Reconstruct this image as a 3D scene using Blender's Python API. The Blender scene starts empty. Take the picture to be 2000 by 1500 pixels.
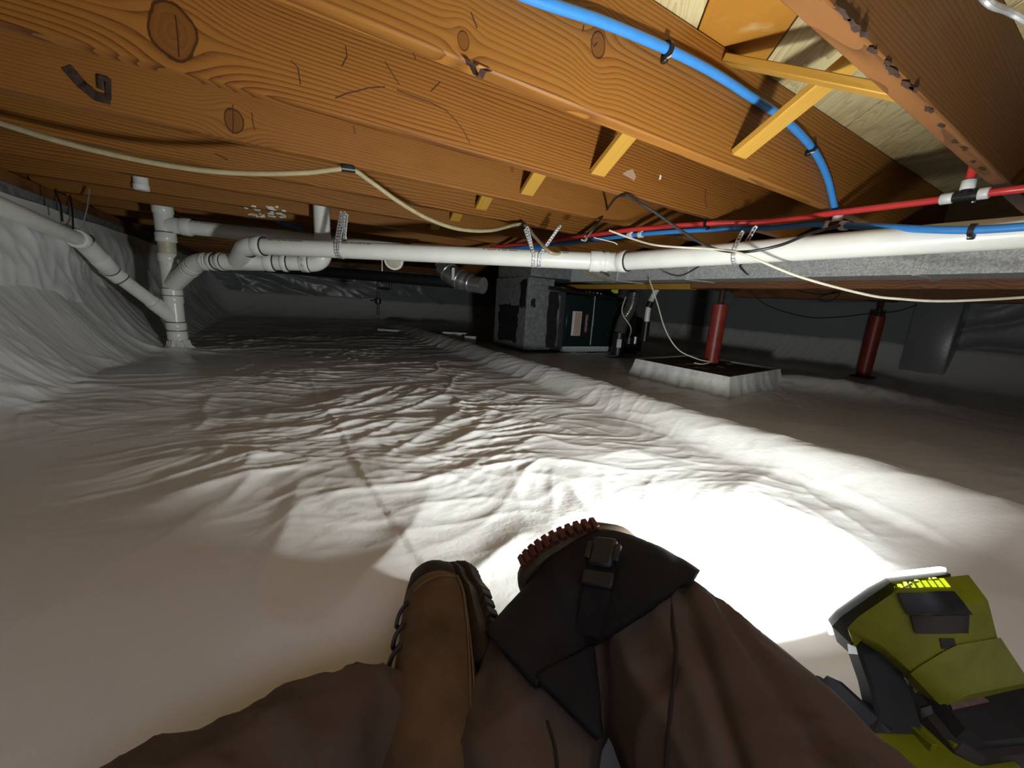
import bpy, bmesh, math, random
import numpy as np
from mathutils import Vector, Matrix
random.seed(7); np.random.seed(7)
S = bpy.context.scene
C = S.collection
R = math.radians

# ------------------------------------------------------------------ camera, world, exposure
CAM_H, PITCH, ROLL, FPX = 0.46, 12.0, 3.6, 751.0
_p, _r = R(PITCH), R(ROLL)
_f = Vector((0, math.cos(_p), -math.sin(_p))); _x = Vector((1, 0, 0)); _u = _x.cross(_f)
CX = _x*math.cos(_r) + _u*math.sin(_r)
CY = -_x*math.sin(_r) + _u*math.cos(_r)
cam = bpy.data.cameras.new('camera'); cam_o = bpy.data.objects.new('camera', cam); C.objects.link(cam_o)
cam.sensor_fit = 'HORIZONTAL'; cam.sensor_width = 36.0; cam.lens = 36.0*FPX/2000.0
cam.clip_start = 0.02; cam.clip_end = 100
cam_o.matrix_world = Matrix(((CX.x, CY.x, -_f.x, 0), (CX.y, CY.y, -_f.y, 0), (CX.z, CY.z, -_f.z, CAM_H), (0, 0, 0, 1)))
S.camera = cam_o

w = bpy.data.worlds.new('world'); S.world = w; w.use_nodes = True
w.node_tree.nodes['Background'].inputs[0].default_value = (0.66, 0.66, 0.76, 1)
w.node_tree.nodes['Background'].inputs[1].default_value = 2.2
S.view_settings.view_transform = 'Standard'; S.view_settings.look = 'None'
S.view_settings.gamma = 1.0; S.view_settings.use_curve_mapping = False
S.view_settings.exposure = 1.4
LAMP_W = 8.3           # power of the work light's LED panel, watts of light
LAMP_SPREAD = 165.0
S.cycles.max_bounces = 5; S.cycles.diffuse_bounces = 3; S.cycles.glossy_bounces = 3
S.cycles.use_adaptive_sampling = True; S.cycles.adaptive_threshold = 0.10
S.cycles.caustics_reflective = False; S.cycles.caustics_refractive = False
S.cycles.sample_clamp_indirect = 4.0

# ------------------------------------------------------------------ frame of the house: u along the joists, v across them
UA = R(59.0)
U = Vector((math.sin(UA), math.cos(UA), 0)); V = Vector((-U.y, U.x, 0)); Z = Vector((0, 0, 1))
ROTU = math.atan2(U.y, U.x)
JB, SF = 0.894, 1.172          # joist undersides, subfloor underside
def W(u, v, z=0.0): return U*u + V*v + Z*z
EYE = Vector((0, 0, CAM_H))
def ray(x, y): return CX*((x-1000)/FPX) + CY*((750-y)/FPX) + _f
def az(x, y, z): d = ray(x, y); return EYE + d*((z-CAM_H)/d.z)
def ay(x, y, Y): d = ray(x, y); return EYE + d*(Y/d.y)
def au(x, y, u): d = ray(x, y); return EYE + d*(u/d.dot(U))
def av(x, y, v): d = ray(x, y); return EYE + d*(v/d.dot(V))
def ap(x, y, A, B):            # on the upright plane through A and B
    n = (B-A).cross(Z); d = ray(x, y); return EYE + d*((A-EYE).dot(n)/d.dot(n))
def uvz(P): return P.dot(U), P.dot(V), P.z

# ------------------------------------------------------------------ mesh helpers
class MB:
    def __init__(s): s.v = []; s.f = []
    def add(s, vs, fs):
        o = len(s.v); s.v += [Vector(q) for q in vs]; s.f += [tuple(i+o for i in q) for q in fs]; return s
    def box(s, c, ex, ey, ez, bev=0.0):
        """c centre; ex, ey, ez half-extent vectors"""
        bm = bmesh.new()
        bmesh.ops.create_cube(bm, size=2)
        c = Vector(c); ex = Vector(ex); ey = Vector(ey); ez = Vector(ez)
        lx, ly, lz = ex.length, ey.length, ez.length
        for q in bm.verts: q.co = Vector((q.co.x*lx, q.co.y*ly, q.co.z*lz))
        if bev > 0:
            bmesh.ops.bevel(bm, geom=bm.edges[:], offset=min(bev, .45*min(lx, ly, lz)*2), segments=2 if bev > .004 else 1, affect='EDGES', profile=.5)
        bm.verts.index_update()
        ax, ay_, az_ = ex/lx, ey/ly, ez/lz
        s.add([c + ax*q.co.x + ay_*q.co.y + az_*q.co.z for q in bm.verts], [[q.index for q in f.verts] for f in bm.faces])
        bm.free(); return s
    def abox(s, a, b, bev=0.0):
        a = Vector(a); b = Vector(b); h = (b-a)/2
        return s.box((a+b)/2, (abs(h.x), 0, 0), (0, abs(h.y), 0), (0, 0, abs(h.z)), bev)
    def ubox(s, a, b, bev=0.0):
        """a, b corners in (u, v, z)"""
        h = [abs(q-p)/2 for p, q in zip(a, b)]; m = [(q+p)/2 for p, q in zip(a, b)]
        return s.box(W(*m), U*h[0], V*h[1], Z*h[2], bev)
    def tube(s, pts, rad, seg=16, caps=True, up=None):
        pts = [Vector(q) for q in pts]; n = len(pts)
        rad = rad if isinstance(rad, (list, tuple)) else [rad]*n
        t0 = (pts[1]-pts[0]).normalized()
        nn = (up or (Z if abs(t0.z) < .9 else Vector((1, 0, 0)))).copy()
        vs = []; fs = []
        for i, q in enumerate(pts):
            t = (pts[min(i+1, n-1)]-pts[max(i-1, 0)]).normalized()
            nn = (nn - t*nn.dot(t)).normalized(); bb = t.cross(nn)
            r = rad[i]; ra, rb = (r if isinstance(r, tuple) else (r, r))
            for k in range(seg):
                a = 2*math.pi*k/seg
                vs.append(q + nn*(math.cos(a)*ra) + bb*(math.sin(a)*rb))
        for i in range(n-1):
            for k in range(seg):
                k2 = (k+1) % seg
                fs.append((i*seg+k, i*seg+k2, (i+1)*seg+k2, (i+1)*seg+k))
        if caps:
            fs.append(tuple(reversed(range(seg)))); fs.append(tuple((n-1)*seg+k for k in range(seg)))
        return s.add(vs, fs)
    def cyl(s, a, b, r, seg=20): return s.tube([a, b], r, seg)
    def ring(s, c, ax, r, h, seg=24, wall=None):
        ax = Vector(ax).normalized(); return s.tube([Vector(c)-ax*h/2, Vector(c)+ax*h/2], r, seg)
    def prism(s, poly, off):
        n = len(poly); off = Vector(off); poly = [Vector(q) for q in poly]
        return s.add(poly + [q+off for q in poly], [tuple(reversed(range(n))), tuple(range(n, 2*n))] + [(i, (i+1) % n, n+(i+1) % n, n+i) for i in range(n)])
    def loft(s, rings, caps=True):
        n = len(rings[0]); vs = [q for r in rings for q in r]; fs = []
        for i in range(len(rings)-1):
            for k in range(n):
                k2 = (k+1) % n; fs.append((i*n+k, i*n+k2, (i+1)*n+k2, (i+1)*n+k))
        if caps: fs.append(tuple(reversed(range(n)))); fs.append(tuple((len(rings)-1)*n+k for k in range(n)))
        return s.add(vs, fs)
    def sphere(s, c, r, sc=(1, 1, 1), seg=14, rings=8):
        vs = []; fs = []
        for i in range(rings+1):
            th = math.pi*i/rings
            for k in range(seg):
                a = 2*math.pi*k/seg
                vs.append(Vector(c)+Vector((r*sc[0]*math.sin(th)*math.cos(a), r*sc[1]*math.sin(th)*math.sin(a), r*sc[2]*math.cos(th))))
        for i in range(rings):
            for k in range(seg):
                k2 = (k+1) % seg; fs.append((i*seg+k, (i+1)*seg+k, (i+1)*seg+k2, i*seg+k2))
        return s.add(vs, fs)
def crv(pts, n=10):
    """Catmull-Rom through the points"""
    pts = [Vector(q) for q in pts]; P = [pts[0]*2-pts[1]] + pts + [pts[-1]*2-pts[-2]]; out = []
    for i in range(1, len(P)-2):
        a, b, c, d = P[i-1:i+3]
        for k in range(n):
            t = k/n
            out.append(.5*((2*b)+(c-a)*t+(2*a-5*b+4*c-d)*t*t+(3*b-a-3*c+d)*t**3))
    out.append(pts[-1]); return out
def bend(a, b, c, r, n=8):
    """path a-b-c with the corner b rounded at distance r"""
    a, b, c = Vector(a), Vector(b), Vector(c)
    p = b+(a-b).normalized()*r; q = b+(c-b).normalized()*r
    return [a]+[p*(1-t)**2+b*2*t*(1-t)+q*t*t for t in [k/n for k in range(n+1)]]+[c]

def root_of(o):
    while o.parent: o = o.parent
    return o
def link(name, me, mat, parent=None, loc=None):
    o = bpy.data.objects.new(name, me); C.objects.link(o)
    if mat is not None: me.materials.append(mat)
    if parent: o.parent = parent
    if loc is not None: o.location = loc
    return o
def shade(me, ang=40):
    me.polygons.foreach_set('use_smooth', [True]*len(me.polygons)); me.set_sharp_from_angle(angle=R(ang))
def obj(name, mb, mat, parent=None, ang=40, local=False):
    """one mesh object; vertices are given in the world, stored relative to the thing's base"""
    me = bpy.data.meshes.new(name)
    vs = mb.v
    if local: off = Vector((0, 0, 0)); 
    elif parent: off = root_of(parent).location.copy()
    else:
        lo = [min(q[i] for q in vs) for i in range(3)]; hi = [max(q[i] for q in vs) for i in range(3)]
        off = Vector(((lo[0]+hi[0])/2, (lo[1]+hi[1])/2, lo[2]))
    me.from_pydata([q-off for q in vs], [], mb.f); me.update()
    bm = bmesh.new(); bm.from_mesh(me); bmesh.ops.recalc_face_normals(bm, faces=bm.faces); bm.to_mesh(me); bm.free()
    shade(me, ang)
    return link(name, me, mat, parent, None if (parent or local) else off)
def tag(o, label=None, cat=None, group=None, kind=None):
    for k, q in (('label', label), ('category', cat), ('group', group), ('kind', kind)):
        if q: o[k] = q
    return o
def thing(name, loc, label, cat, group=None):
    o = bpy.data.objects.new(name, None); C.objects.link(o); o.location = loc; o.empty_display_size = .05
    return tag(o, label, cat, group)
def part(o, label): o['label'] = label; return o

# ------------------------------------------------------------------ materials
MATS = {}
class NT:
    def __init__(s, name):
        s.m = bpy.data.materials.new(name); s.m.use_nodes = True; s.t = s.m.node_tree; s.b = s.t.nodes['Principled BSDF']
    def n(s, ty, **kw):
        q = s.t.nodes.new(ty)
        for k, val in kw.items():
            if k.startswith('i_'): q.inputs[k[2:].replace('_', ' ')].default_value = val
            else: setattr(q, k, val)
        return q
    def l(s, a, b): s.t.links.new(a, b)
    def math(s, op, a, b=None, c=None):
        q = s.t.nodes.new('ShaderNodeMath'); q.operation = op
        for i, val in enumerate((a, b, c)):
            if val is None: continue
            if isinstance(val, (int, float)): q.inputs[i].default_value = val
            else: s.l(val, q.inputs[i])
        return q.outputs[0]
    def mix(s, fac, a, b, mode='MIX'):
        q = s.t.nodes.new('ShaderNodeMix'); q.data_type = 'RGBA'; q.blend_type = mode
        for sock, val in ((q.inputs[0], fac), (q.inputs[6], a), (q.inputs[7], b)):
            if isinstance(val, (int, float)): sock.default_value = val
            elif isinstance(val, tuple): sock.default_value = val if len(val) == 4 else (*val, 1)
            else: s.l(val, sock)
        return q.outputs[2]
    def ramp(s, fac, stops):
        q = s.t.nodes.new('ShaderNodeValToRGB'); e = q.color_ramp.elements
        while len(e) < len(stops): e.new(.5)
        for el, (p, c) in zip(e, stops): el.position = p; el.color = (*c, 1) if len(c) == 3 else c
        s.l(fac, q.inputs[0]); return q.outputs[0]
    def coord(s, sc=(1, 1, 1), kind='Object', rnd=False):
        t = s.n('ShaderNodeTexCoord'); mp = s.n('ShaderNodeMapping'); mp.inputs['Scale'].default_value = sc
        s.l(t.outputs[kind], mp.inputs['Vector'])
        if rnd:
            oi = s.n('ShaderNodeObjectInfo'); cb = s.n('ShaderNodeCombineXYZ')
            for i, k in enumerate((37., 11., 23.)): s.l(s.math('MULTIPLY', oi.outputs['Random'], k), cb.inputs[i])
            s.l(cb.outputs[0], mp.inputs['Location'])
        return mp.outputs[0]
    def noise(s, vec, scale, detail=4, rough=.55, dist=0.):
        q = s.n('ShaderNodeTexNoise'); q.inputs['Scale'].default_value = scale; q.inputs['Detail'].default_value = detail
        q.inputs['Roughness'].default_value = rough; q.inputs['Distortion'].default_value = dist
        s.l(vec, q.inputs['Vector']); return q.outputs['Fac']
    def bump(s, h, strength=.3, dist=.002):
        q = s.n('ShaderNodeBump'); q.inputs['Strength'].default_value = strength; q.inputs['Distance'].default_value = dist
        s.l(h, q.inputs['Height']); s.l(q.outputs[0], s.b.inputs['Normal'])
    def base(s, c): 
        if isinstance(c, tuple): s.b.inputs['Base Color'].default_value = (*c, 1)
        else: s.l(c, s.b.inputs['Base Color'])
    def set(s, rough=.5, metal=0., spec=.5):
        s.b.inputs['Roughness'].default_value = rough; s.b.inputs['Metallic'].default_value = metal
        s.b.inputs['Specular IOR Level'].default_value = spec
def plain(name, c, rough=.5, metal=0., spec=.5, var=.12, scale=30., bump=0.):
    if name in MATS: return MATS[name]
    t = NT(name); v = t.coord()
    n = t.noise(v, scale, 3)
    d = tuple(max(0, q*(1-var)) for q in c); e = tuple(min(1, q*(1+var)) for q in c)
    t.base(t.ramp(n, [(.3, d), (.7, e)])); t.set(rough, metal, spec)
    if bump: t.bump(n, bump, .001)
    MATS[name] = t.m; return t.m
def glow(name, c, st):
    t = NT(name); t.base(c); t.b.inputs['Emission Color'].default_value = (*c, 1); t.b.inputs['Emission Strength'].default_value = st
    return t.m
def wood(name, light, dark, knots=(), rings=70., warp=9., rough=.55, streak=.9, stain=0., stainc=(.03, .02, .012)):
    """softwood: x runs along the board, z across its wide face; each knot (x, z, r) pushes the grain aside"""
    t = NT(name); vec = t.coord(rnd=False); rv = t.coord(rnd=not knots)
    sp = t.n('ShaderNodeSeparateXYZ'); t.l(vec, sp.inputs[0]); X, Y_, ZZ = sp.outputs
    zz = ZZ; kd = None
    low = t.n('ShaderNodeMapping'); low.inputs['Scale'].default_value = (.9, 7, 7); t.l(rv, low.inputs['Vector'])
    n1 = t.noise(low.outputs[0], 1.0, 2, .5)
    fine = t.n('ShaderNodeMapping'); fine.inputs['Scale'].default_value = (5, 170, 170); t.l(rv, fine.inputs['Vector'])
    n2 = t.noise(fine.outputs[0], 1.0, 2, .6)
    for (kx, kz, kr) in knots:
        dx = t.math('MULTIPLY', t.math('SUBTRACT', X, kx), 1/(1.0*kr)); dz = t.math('MULTIPLY', t.math('SUBTRACT', ZZ, kz), 1/(1.35*kr))
        d2 = t.math('ADD', t.math('MULTIPLY', dx, dx), t.math('MULTIPLY', dz, dz))
        wide = t.math('EXPONENT', t.math('MULTIPLY', d2, -.16))
        zz = t.math('SUBTRACT', zz, t.math('MULTIPLY', t.math('MULTIPLY', t.math('SUBTRACT', ZZ, kz), wide), .85))
        d = t.math('SQRT', d2)
        kd = d if kd is None else t.math('MINIMUM', kd, d)
    g = t.math('ADD', t.math('MULTIPLY', zz, rings), t.math('MULTIPLY', n1, warp))
    s1 = t.math('POWER', t.math('FRACT', g), 2.0)
    n3 = t.noise(low.outputs[0], .5, 1, .5)
    f = t.math('ADD', t.math('MULTIPLY', s1, streak), t.math('MULTIPLY', t.math('SUBTRACT', n2, .5), .7))
    f = t.math('ADD', f, t.math('MULTIPLY', t.math('SUBTRACT', n3, .5), 1.1))
    col = t.ramp(f, [(.0, light), (.5, tuple(a*.6+b*.4 for a, b in zip(light, dark))), (1., dark)])
    if kd is not None:
        kn = t.math('ADD', kd, t.math('MULTIPLY', t.math('SUBTRACT', t.noise(rv, 30, 2, .5), .5), .35))
        rr = t.math('FRACT', t.math('MULTIPLY', kn, 3.3))
        kc = t.ramp(rr, [(0, tuple(a*.55+b*.4 for a, b in zip(light, dark))), (1, tuple(a*.35+b*.5 for a, b in zip(light, dark)))])
        km = t.ramp(kn, [(.88, (1, 1, 1)), (1.0, (0, 0, 0))])
        col = t.mix(km, col, kc)
        rim = t.math('LESS_THAN', t.math('ABSOLUTE', t.math('SUBTRACT', kn, .93)), .06)
        col = t.mix(t.math('MULTIPLY', rim, .8), col, tuple(q*.3 for q in dark))
    if stain:
        sm = t.n('ShaderNodeMapping'); sm.inputs['Scale'].default_value = (5, 3, 9); t.l(rv, sm.inputs['Vector'])
        sn = t.noise(sm.outputs[0], 1.0, 4, .6)
        m_ = t.ramp(sn, [(.54, (0, 0, 0)), (.68, (1, 1, 1))])
        col = t.mix(t.math('MULTIPLY', m_, stain), col, stainc)
    t.base(col); t.set(rough, 0, .3)
    return t.m
JL, JD = (.30, .122, .021), (.085, .022, .0036)
M = dict(
    pvc=plain('white_pvc', (.86, .85, .80), .28, 0, .5, .05, 9),
    pvc_dirty=plain('stained_pvc', (.62, .57, .42), .4, 0, .5, .15, 20),
    joint=plain('dark_primer_line', (.03, .03, .035), .5),
    print=plain('pipe_print', (.06, .06, .06), .6),
    red_pex=plain('red_pex', (.66, .045, .045), .35, 0, .5, .06),
    blue_pex=plain('blue_pex', (.045, .23, .60), .35, 0, .5, .06),
    clampw=plain('white_pex_ring', (.75, .76, .76), .35),
    black=plain('black_plastic', (.012, .012, .013), .4, 0, .5, .2),
    zinc=plain('zinc_strap', (.70, .71, .72), .38, .5, .5, .2, 60),
    hose=plain('tan_tubing', (.40, .33, .19), .3, 0, .5, .1),
    wire_w=plain('white_wire', (.74, .69, .56), .45),
    wire_b=plain('black_cable', (.02, .02, .02), .45),
    post=plain('red_oxide_paint', (.27, .032, .022), .42, 0, .5, .3, 14, .15),
    rust=plain('dark_rusty_steel', (.06, .035, .025), .7, .4, .4, .5, 40, .2),
    dark=plain('dark_iron', (.025, .026, .028), .5, .5),
    chrome=plain('silver_duct_foil', (.75, .76, .77), .32, .9, .5, .1),
    cabinet=plain('dark_green_cabinet', (.012, .026, .027), .33, .2, .5, .2, 12),
    yellow_tag=plain('yellow_tag', (.65, .6, .02), .5),
    foam=plain('pale_foam', (.72, .72, .69), .7),
    mastic=plain('black_mastic', (.012, .013, .013), .6, 0, .4, .4, 20, .6),
    concrete=plain('grey_concrete', (.20, .20, .19), .9, 0, .3, .35, 25, .8),
    lens=None,
)
def galv():
    t = NT('galvanized_sheet'); v = t.coord(); q = t.n('ShaderNodeTexVoronoi'); q.inputs['Scale'].default_value = 160; t.l(v, q.inputs['Vector'])
    sp = t.n('ShaderNodeSeparateColor'); t.l(q.outputs['Color'], sp.inputs[0])
    n = t.noise(v, 3, 4)
    f = t.math('ADD', t.math('MULTIPLY', sp.outputs[0], .5), t.math('MULTIPLY', n, .5))
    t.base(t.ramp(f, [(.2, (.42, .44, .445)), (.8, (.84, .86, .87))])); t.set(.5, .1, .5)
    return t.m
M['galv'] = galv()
M['galv_dark'] = plain('darker_galvanized', (.22, .235, .23), .5, .25, .5, .3, 30)  # darker grey copy of the duct's sheet metal
def liner(name, c, rough=.36):
    t = NT(name); v = t.coord()
    n = t.noise(v, 48, 2, .6, .5)
    t.base(c); t.set(rough, 0, .5)
    t.bump(n, .22, .004)
    return t.m
M['liner'] = liner('white_plastic_liner', (.80, .795, .785))
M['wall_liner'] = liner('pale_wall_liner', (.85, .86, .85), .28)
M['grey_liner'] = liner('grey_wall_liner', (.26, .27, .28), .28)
M['pine'] = wood('yellow_pine', (.50, .275, .045), (.30, .14, .02), rings=60, warp=5, streak=.3)
M['joist'] = wood('fir_joist', JL, JD, rings=85, warp=8)
M['joist_dark'] = wood('stained_fir_joist', (.30, .125, .04), (.12, .045, .013), rings=85, warp=8, stain=.6)
M['girder'] = wood('girder_fir', (.30, .13, .06), (.13, .05, .02), rings=60, warp=6, stain=.4)
M['sub'] = wood('subfloor_board', (.58, .49, .27), (.24, .13, .045), rings=18, warp=22, streak=.55, stain=.5, stainc=(.30, .17, .05))
M['sub_orange'] = wood('orange_stained_subfloor', (.40, .175, .025), (.30, .105, .012), rings=14, warp=12, streak=.3, stain=.7, stainc=(.62, .5, .26))

# ------------------------------------------------------------------ noise for the sheet
def perlin(x, y, seed):
    xi = np.floor(x).astype(np.int64); yi = np.floor(y).astype(np.int64); xf = x-xi; yf = y-yi
    def g(ix, iy):
        h = (ix*374761393 + iy*668265263 + seed*974711) & 0xffffffff
        h = ((h ^ (h >> 13))*1274126177) & 0xffffffff
        a = ((h ^ (h >> 16)) & 0xffff)/65536.0*2*np.pi
        return a
    def dot(ix, iy, dx, dy): a = g(ix, iy); return np.cos(a)*dx+np.sin(a)*dy
    s = xf*xf*xf*(xf*(xf*6-15)+10); t = yf*yf*yf*(yf*(yf*6-15)+10)
    n0 = dot(xi, yi, xf, yf)*(1-s)+dot(xi+1, yi, xf-1, yf)*s
    n1 = dot(xi, yi+1, xf, yf-1)*(1-s)+dot(xi+1, yi+1, xf-1, yf-1)*s
    return (n0*(1-t)+n1*t)*1.4
def ridged(x, y, seed, p=3.0): return np.clip(1-np.abs(perlin(x, y, seed))*1.7, 0, 1)**p
def sstep(a, b, x): t = np.clip((x-a)/(b-a), 0, 1); return t*t*(3-2*t)
def rot(x, y, a): c, s = math.cos(R(a)), math.sin(R(a)); return x*c+y*s, -x*s+y*c
STK = (-0.60, 3.24)            # where the drain stack stands (u, v)
RIDGE_U = 1.42
def floor_h(u, v):
    z = .010*perlin(u*1.1, v*1.1, 3) + .004*perlin(u*2.6, v*2.6, 5)
    z = z + (.035*np.clip(.4-u, 0, 1.2) + .014*np.clip(v-.7, 0, 1.6)*sstep(1.3, .9, u))*(1-.9*sstep(2.0, 3.0, v))
    # billows and creases of the loose sheet
    wu = u + .10*perlin(u*2.3, v*2.3, 11); wv = v + .10*perlin(u*2.3, v*2.3, 12)
    mid = sstep(.45, 1.1, v)*(1-.45*sstep(3.0, 6, v))
    mid = np.maximum(mid, .55*sstep(.55, .85, u)*sstep(-.3, .1, v))
    fore = 1-mid
    amp = .8*sstep(-.55, .35, perlin(u*1.25+7, v*1.25, 34))*.75+.25
    a, b = rot(wu, wv, 14)
    z = z + (.0065*mid+.002)*ridged(a*1.4, b*4.2, 21, 1.6)
    a, b = rot(wu, wv, -14)
    z = z + (.009*mid*amp+.0005)*ridged(a*2.6, b*10.0, 22, 4.0)*sstep(-.2, .5, perlin(u*1.7, v*1.7, 31)+.2)
    a, b = rot(wu, wv, 34)
    z = z + (.008*mid*amp+.001)*ridged(a*2.2, b*8.0, 23, 4.0)*sstep(0, .5, perlin(u*1.3, v*1.3, 32)+.15)
    a, b = rot(wu, wv, 6)
    z = z + .0034*mid*amp*ridged(a*5, b*20, 24, 3.0) + .0016*mid*ridged(a*11, b*38, 28, 2.0)*sstep(-.2, .3, perlin(u*2.9, v*2.9, 35))
    a, b = rot(wu, wv, 72)
    z = z + .007*mid*ridged(a*1.8, b*5.5, 27, 5.0)*sstep(.0, .4, perlin(u*1.9, v*1.9, 33))
    a, b = rot(wu, wv, -42)
    z = z + .004*mid*ridged(a*4.0, b*13, 29, 4.0)*sstep(.0, .35, perlin(u*2.1, v*2.1, 36))
    z = z + .0010*perlin(u*34, v*34, 25)*mid*amp
    z = z + .014*fore*perlin(u*3.2+.3, v*3.2, 41) + .012*fore*ridged(*[q*k for q, k in zip(rot(wu, wv, 55), (1.4, 4.0))], 26, 2.5)
    # folds fanning out of the stack's collar
    du, dv = u-STK[0], v-STK[1]; r = np.sqrt(du*du+dv*dv)+1e-6; th = np.arctan2(dv, du)
    z = z + .030*np.exp(-(r/.11)**2) + .012*np.exp(-r/.5)*np.clip(np.sin(th*9+perlin(u*3, v*3, 51)*2), 0, 1)**2*sstep(.06, .2, r)
    # overlap seam
    su = .075+.12*np.clip(2.4-v, -6, 2.4)*.42 - .02*perlin(v*1.7, v*0+3.3, 61)
    d = u-su
    z = z + .0022*sstep(-.002, .002, d)*(1-sstep(.03, .16, d)) + .003*np.exp(-(d/.008)**2)*sstep(.7, 1.2, v)*(.5+perlin(v*6, v*0, 63))
    # the long covered pipe: a raised roll with puckers, floor a little lower beyond it
    ru = RIDGE_U + .02*perlin(v*1.1, v*0+1.7, 71)
    d = u-ru
    crest = (.078+.010*perlin(v*1.6, v*0+4, 72))*(1-sstep(5.2, 6.0, v)*.7)
    prof = sstep(-.22, -.02, d)*(1-sstep(.0, .055, d))
    z = z*(1-.6*prof) + crest*prof
    z = z + .0025*prof*ridged(d*3, v*9+d*14, 73, 2.0) + .0045*np.exp(-((d+.01)/.025)**2)*ridged(v*12+d*9, v*0+.5, 74, 4.0)*sstep(-.3, .3, perlin(v*2.3, v*0+8, 75))
    z = z - .02*sstep(.02, .3, d)
    # pedestal of the first post lifts the sheet
    # hump of sheet right of the pedestal
    z = z + .09*np.exp(-(((u-3.35)*.9+(v-1.0)*.5)/.16)**2-(((v-1.15)-(u-3.35)*.2)/.5)**2)
    # up against the walls
    e = -.66 + .05*perlin(v*1.4, v*0+9, 81)
    k = np.clip((e-u)/.26, 0, 1.2)
    z = z + .30*k**1.6 + .012*sstep(.0, .12, e+.05-u)*ridged(u*4+v*1.5, v*5, 82, 2.0)
    k = np.clip((v-6.9)/.5, 0, 1.2); z = z + .25*k**2
    k = np.clip((u-4.75)/.3, 0, 1.2); z = z + .22*k**2
    return z
def fz(P): return float(floor_h(np.array([P.dot(U)]), np.array([P.dot(V)]))[0])

# ------------------------------------------------------------------ the setting
def grid_obj(name, P, mat, kind=None, parent=None):
    nu, nv = P.shape[:2]
    me = bpy.data.meshes.new(name)
    idx = np.arange(nu*nv).reshape(nu, nv)
    q = np.stack([idx[:-1, :-1], idx[1:, :-1], idx[1:, 1:], idx[:-1, 1:]], -1).reshape(-1, 4)
    me.vertices.add(nu*nv); me.vertices.foreach_set('co', P.reshape(-1).astype(np.float32))
    me.loops.add(q.size); me.loops.foreach_set('vertex_index', q.reshape(-1).astype(np.int32))
    me.polygons.add(len(q)); me.polygons.foreach_set('loop_start', np.arange(0, q.size, 4, dtype=np.int32))
    me.update(calc_edges=True)
    me.polygons.foreach_set('use_smooth', np.ones(len(q), dtype=bool))
    o = link(name, me, mat, parent)
    if kind: o['kind'] = kind
    return o
us = np.concatenate([np.arange(-1.0, 1.70, .0065), np.arange(1.70, 5.25, .022)])
vs = np.concatenate([np.arange(-1.3, -.25, .03), np.arange(-.25, 2.6, .0065), np.arange(2.6, 4.2, .012), np.arange(4.2, 7.6, .03)])
gu, gv = np.meshgrid(us, vs, indexing='ij')
gz = floor_h(gu, gv)
P = gu[..., None]*np.array(U) + gv[..., None]*np.array(V) + gz[..., None]*np.array((0, 0, 1.))
flo = grid_obj('floor', P, M['liner'], 'structure'); flo['label'] = 'wrinkled white plastic liner sheet covering the crawl space floor'

# left wall: concrete behind, plastic sheet hung over it
wl = obj('wall_left', MB().ubox((-1.16, -1.3, -.05), (-1.0, 7.7, .83)), M['concrete']); wl['kind'] = 'structure'; wl['label'] = 'rough grey concrete foundation wall on the left'
vv = np.concatenate([np.arange(.6, 4.5, .012), np.arange(4.5, 7.6, .04)]); zz = np.arange(.02, .78, .012)
a, b = np.meshgrid(vv, zz, indexing='ij')
sag = .03*perlin(a*1.6, b*1.6, 91) + .018*ridged(a*2.2+b*1.2, b*2.0-a*.8, 92, 2.0) + .008*ridged(a*7+b*3, b*4, 93, 2.5) + .004*perlin(a*14, b*12, 94)
uu = -.985 + .012 + np.clip(sag+.02, 0, .2)*sstep(.79, .60, b) + .06*sstep(.35, .0, b)
topz = b + .012*perlin(a*2, a*0+2, 95)*sstep(.5, .78, b)
P = uu[..., None]*np.array(U) + a[..., None]*np.array(V) + topz[..., None]*np.array((0, 0, 1.))
o = grid_obj('liner_sheet', P - np.array(wl.location), M['wall_liner'], None, wl); part(o, 'crinkled grey plastic sheet hung over the concrete')
# far wall
wf = obj('wall_far', MB().ubox((-1.16, 7.55, -.05), (5.35, 7.7, JB)), M['concrete']); wf['kind'] = 'structure'; wf['label'] = 'distant dark foundation wall behind the furnace'
aa = np.arange(-1.0, 5.2, .03); zz = np.arange(.05, .82, .02); a, b = np.meshgrid(aa, zz, indexing='ij')
vd = 7.53 - .04*ridged(a*1.2+b*2, b*2-a*.5, 96, 2.0) - .015*ridged(a*4+b*5, b*4, 97, 2.0)
P = a[..., None]*np.array(U) + vd[..., None]*np.array(V) + b[..., None]*np.array((0, 0, 1.))
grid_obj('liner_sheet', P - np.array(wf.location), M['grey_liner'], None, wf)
# right wall
wr = obj('wall_right', MB().ubox((5.15, -1.3, -.05), (5.3, 7.7, JB)), M['concrete']); wr['kind'] = 'structure'; wr['label'] = 'dark foundation wall on the right behind the red posts'
aa = np.arange(-1.3, 7.5, .022); a, b = np.meshgrid(aa, np.arange(.05, .86, .02), indexing='ij')
ud = 5.13 - .015*perlin(a*1.5, b*1.5, 98) - .02*ridged(a*3+b*2, b*3, 99, 3.0)*sstep(1.2, .8, a) - .02
P = ud[..., None]*np.array(U) + a[..., None]*np.array(V) + b[..., None]*np.array((0, 0, 1.))
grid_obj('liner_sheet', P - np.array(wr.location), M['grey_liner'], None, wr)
wn = obj('wall_near', MB().ubox((-1.16, -1.42, -.05), (5.3, -1.3, JB)), M['concrete']); wn['kind'] = 'structure'; wn['label'] = 'foundation wall behind the viewer, added to limit fill light, below an added ceiling opening'  # unseen wall, added to cut the fill light reaching the far right
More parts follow.
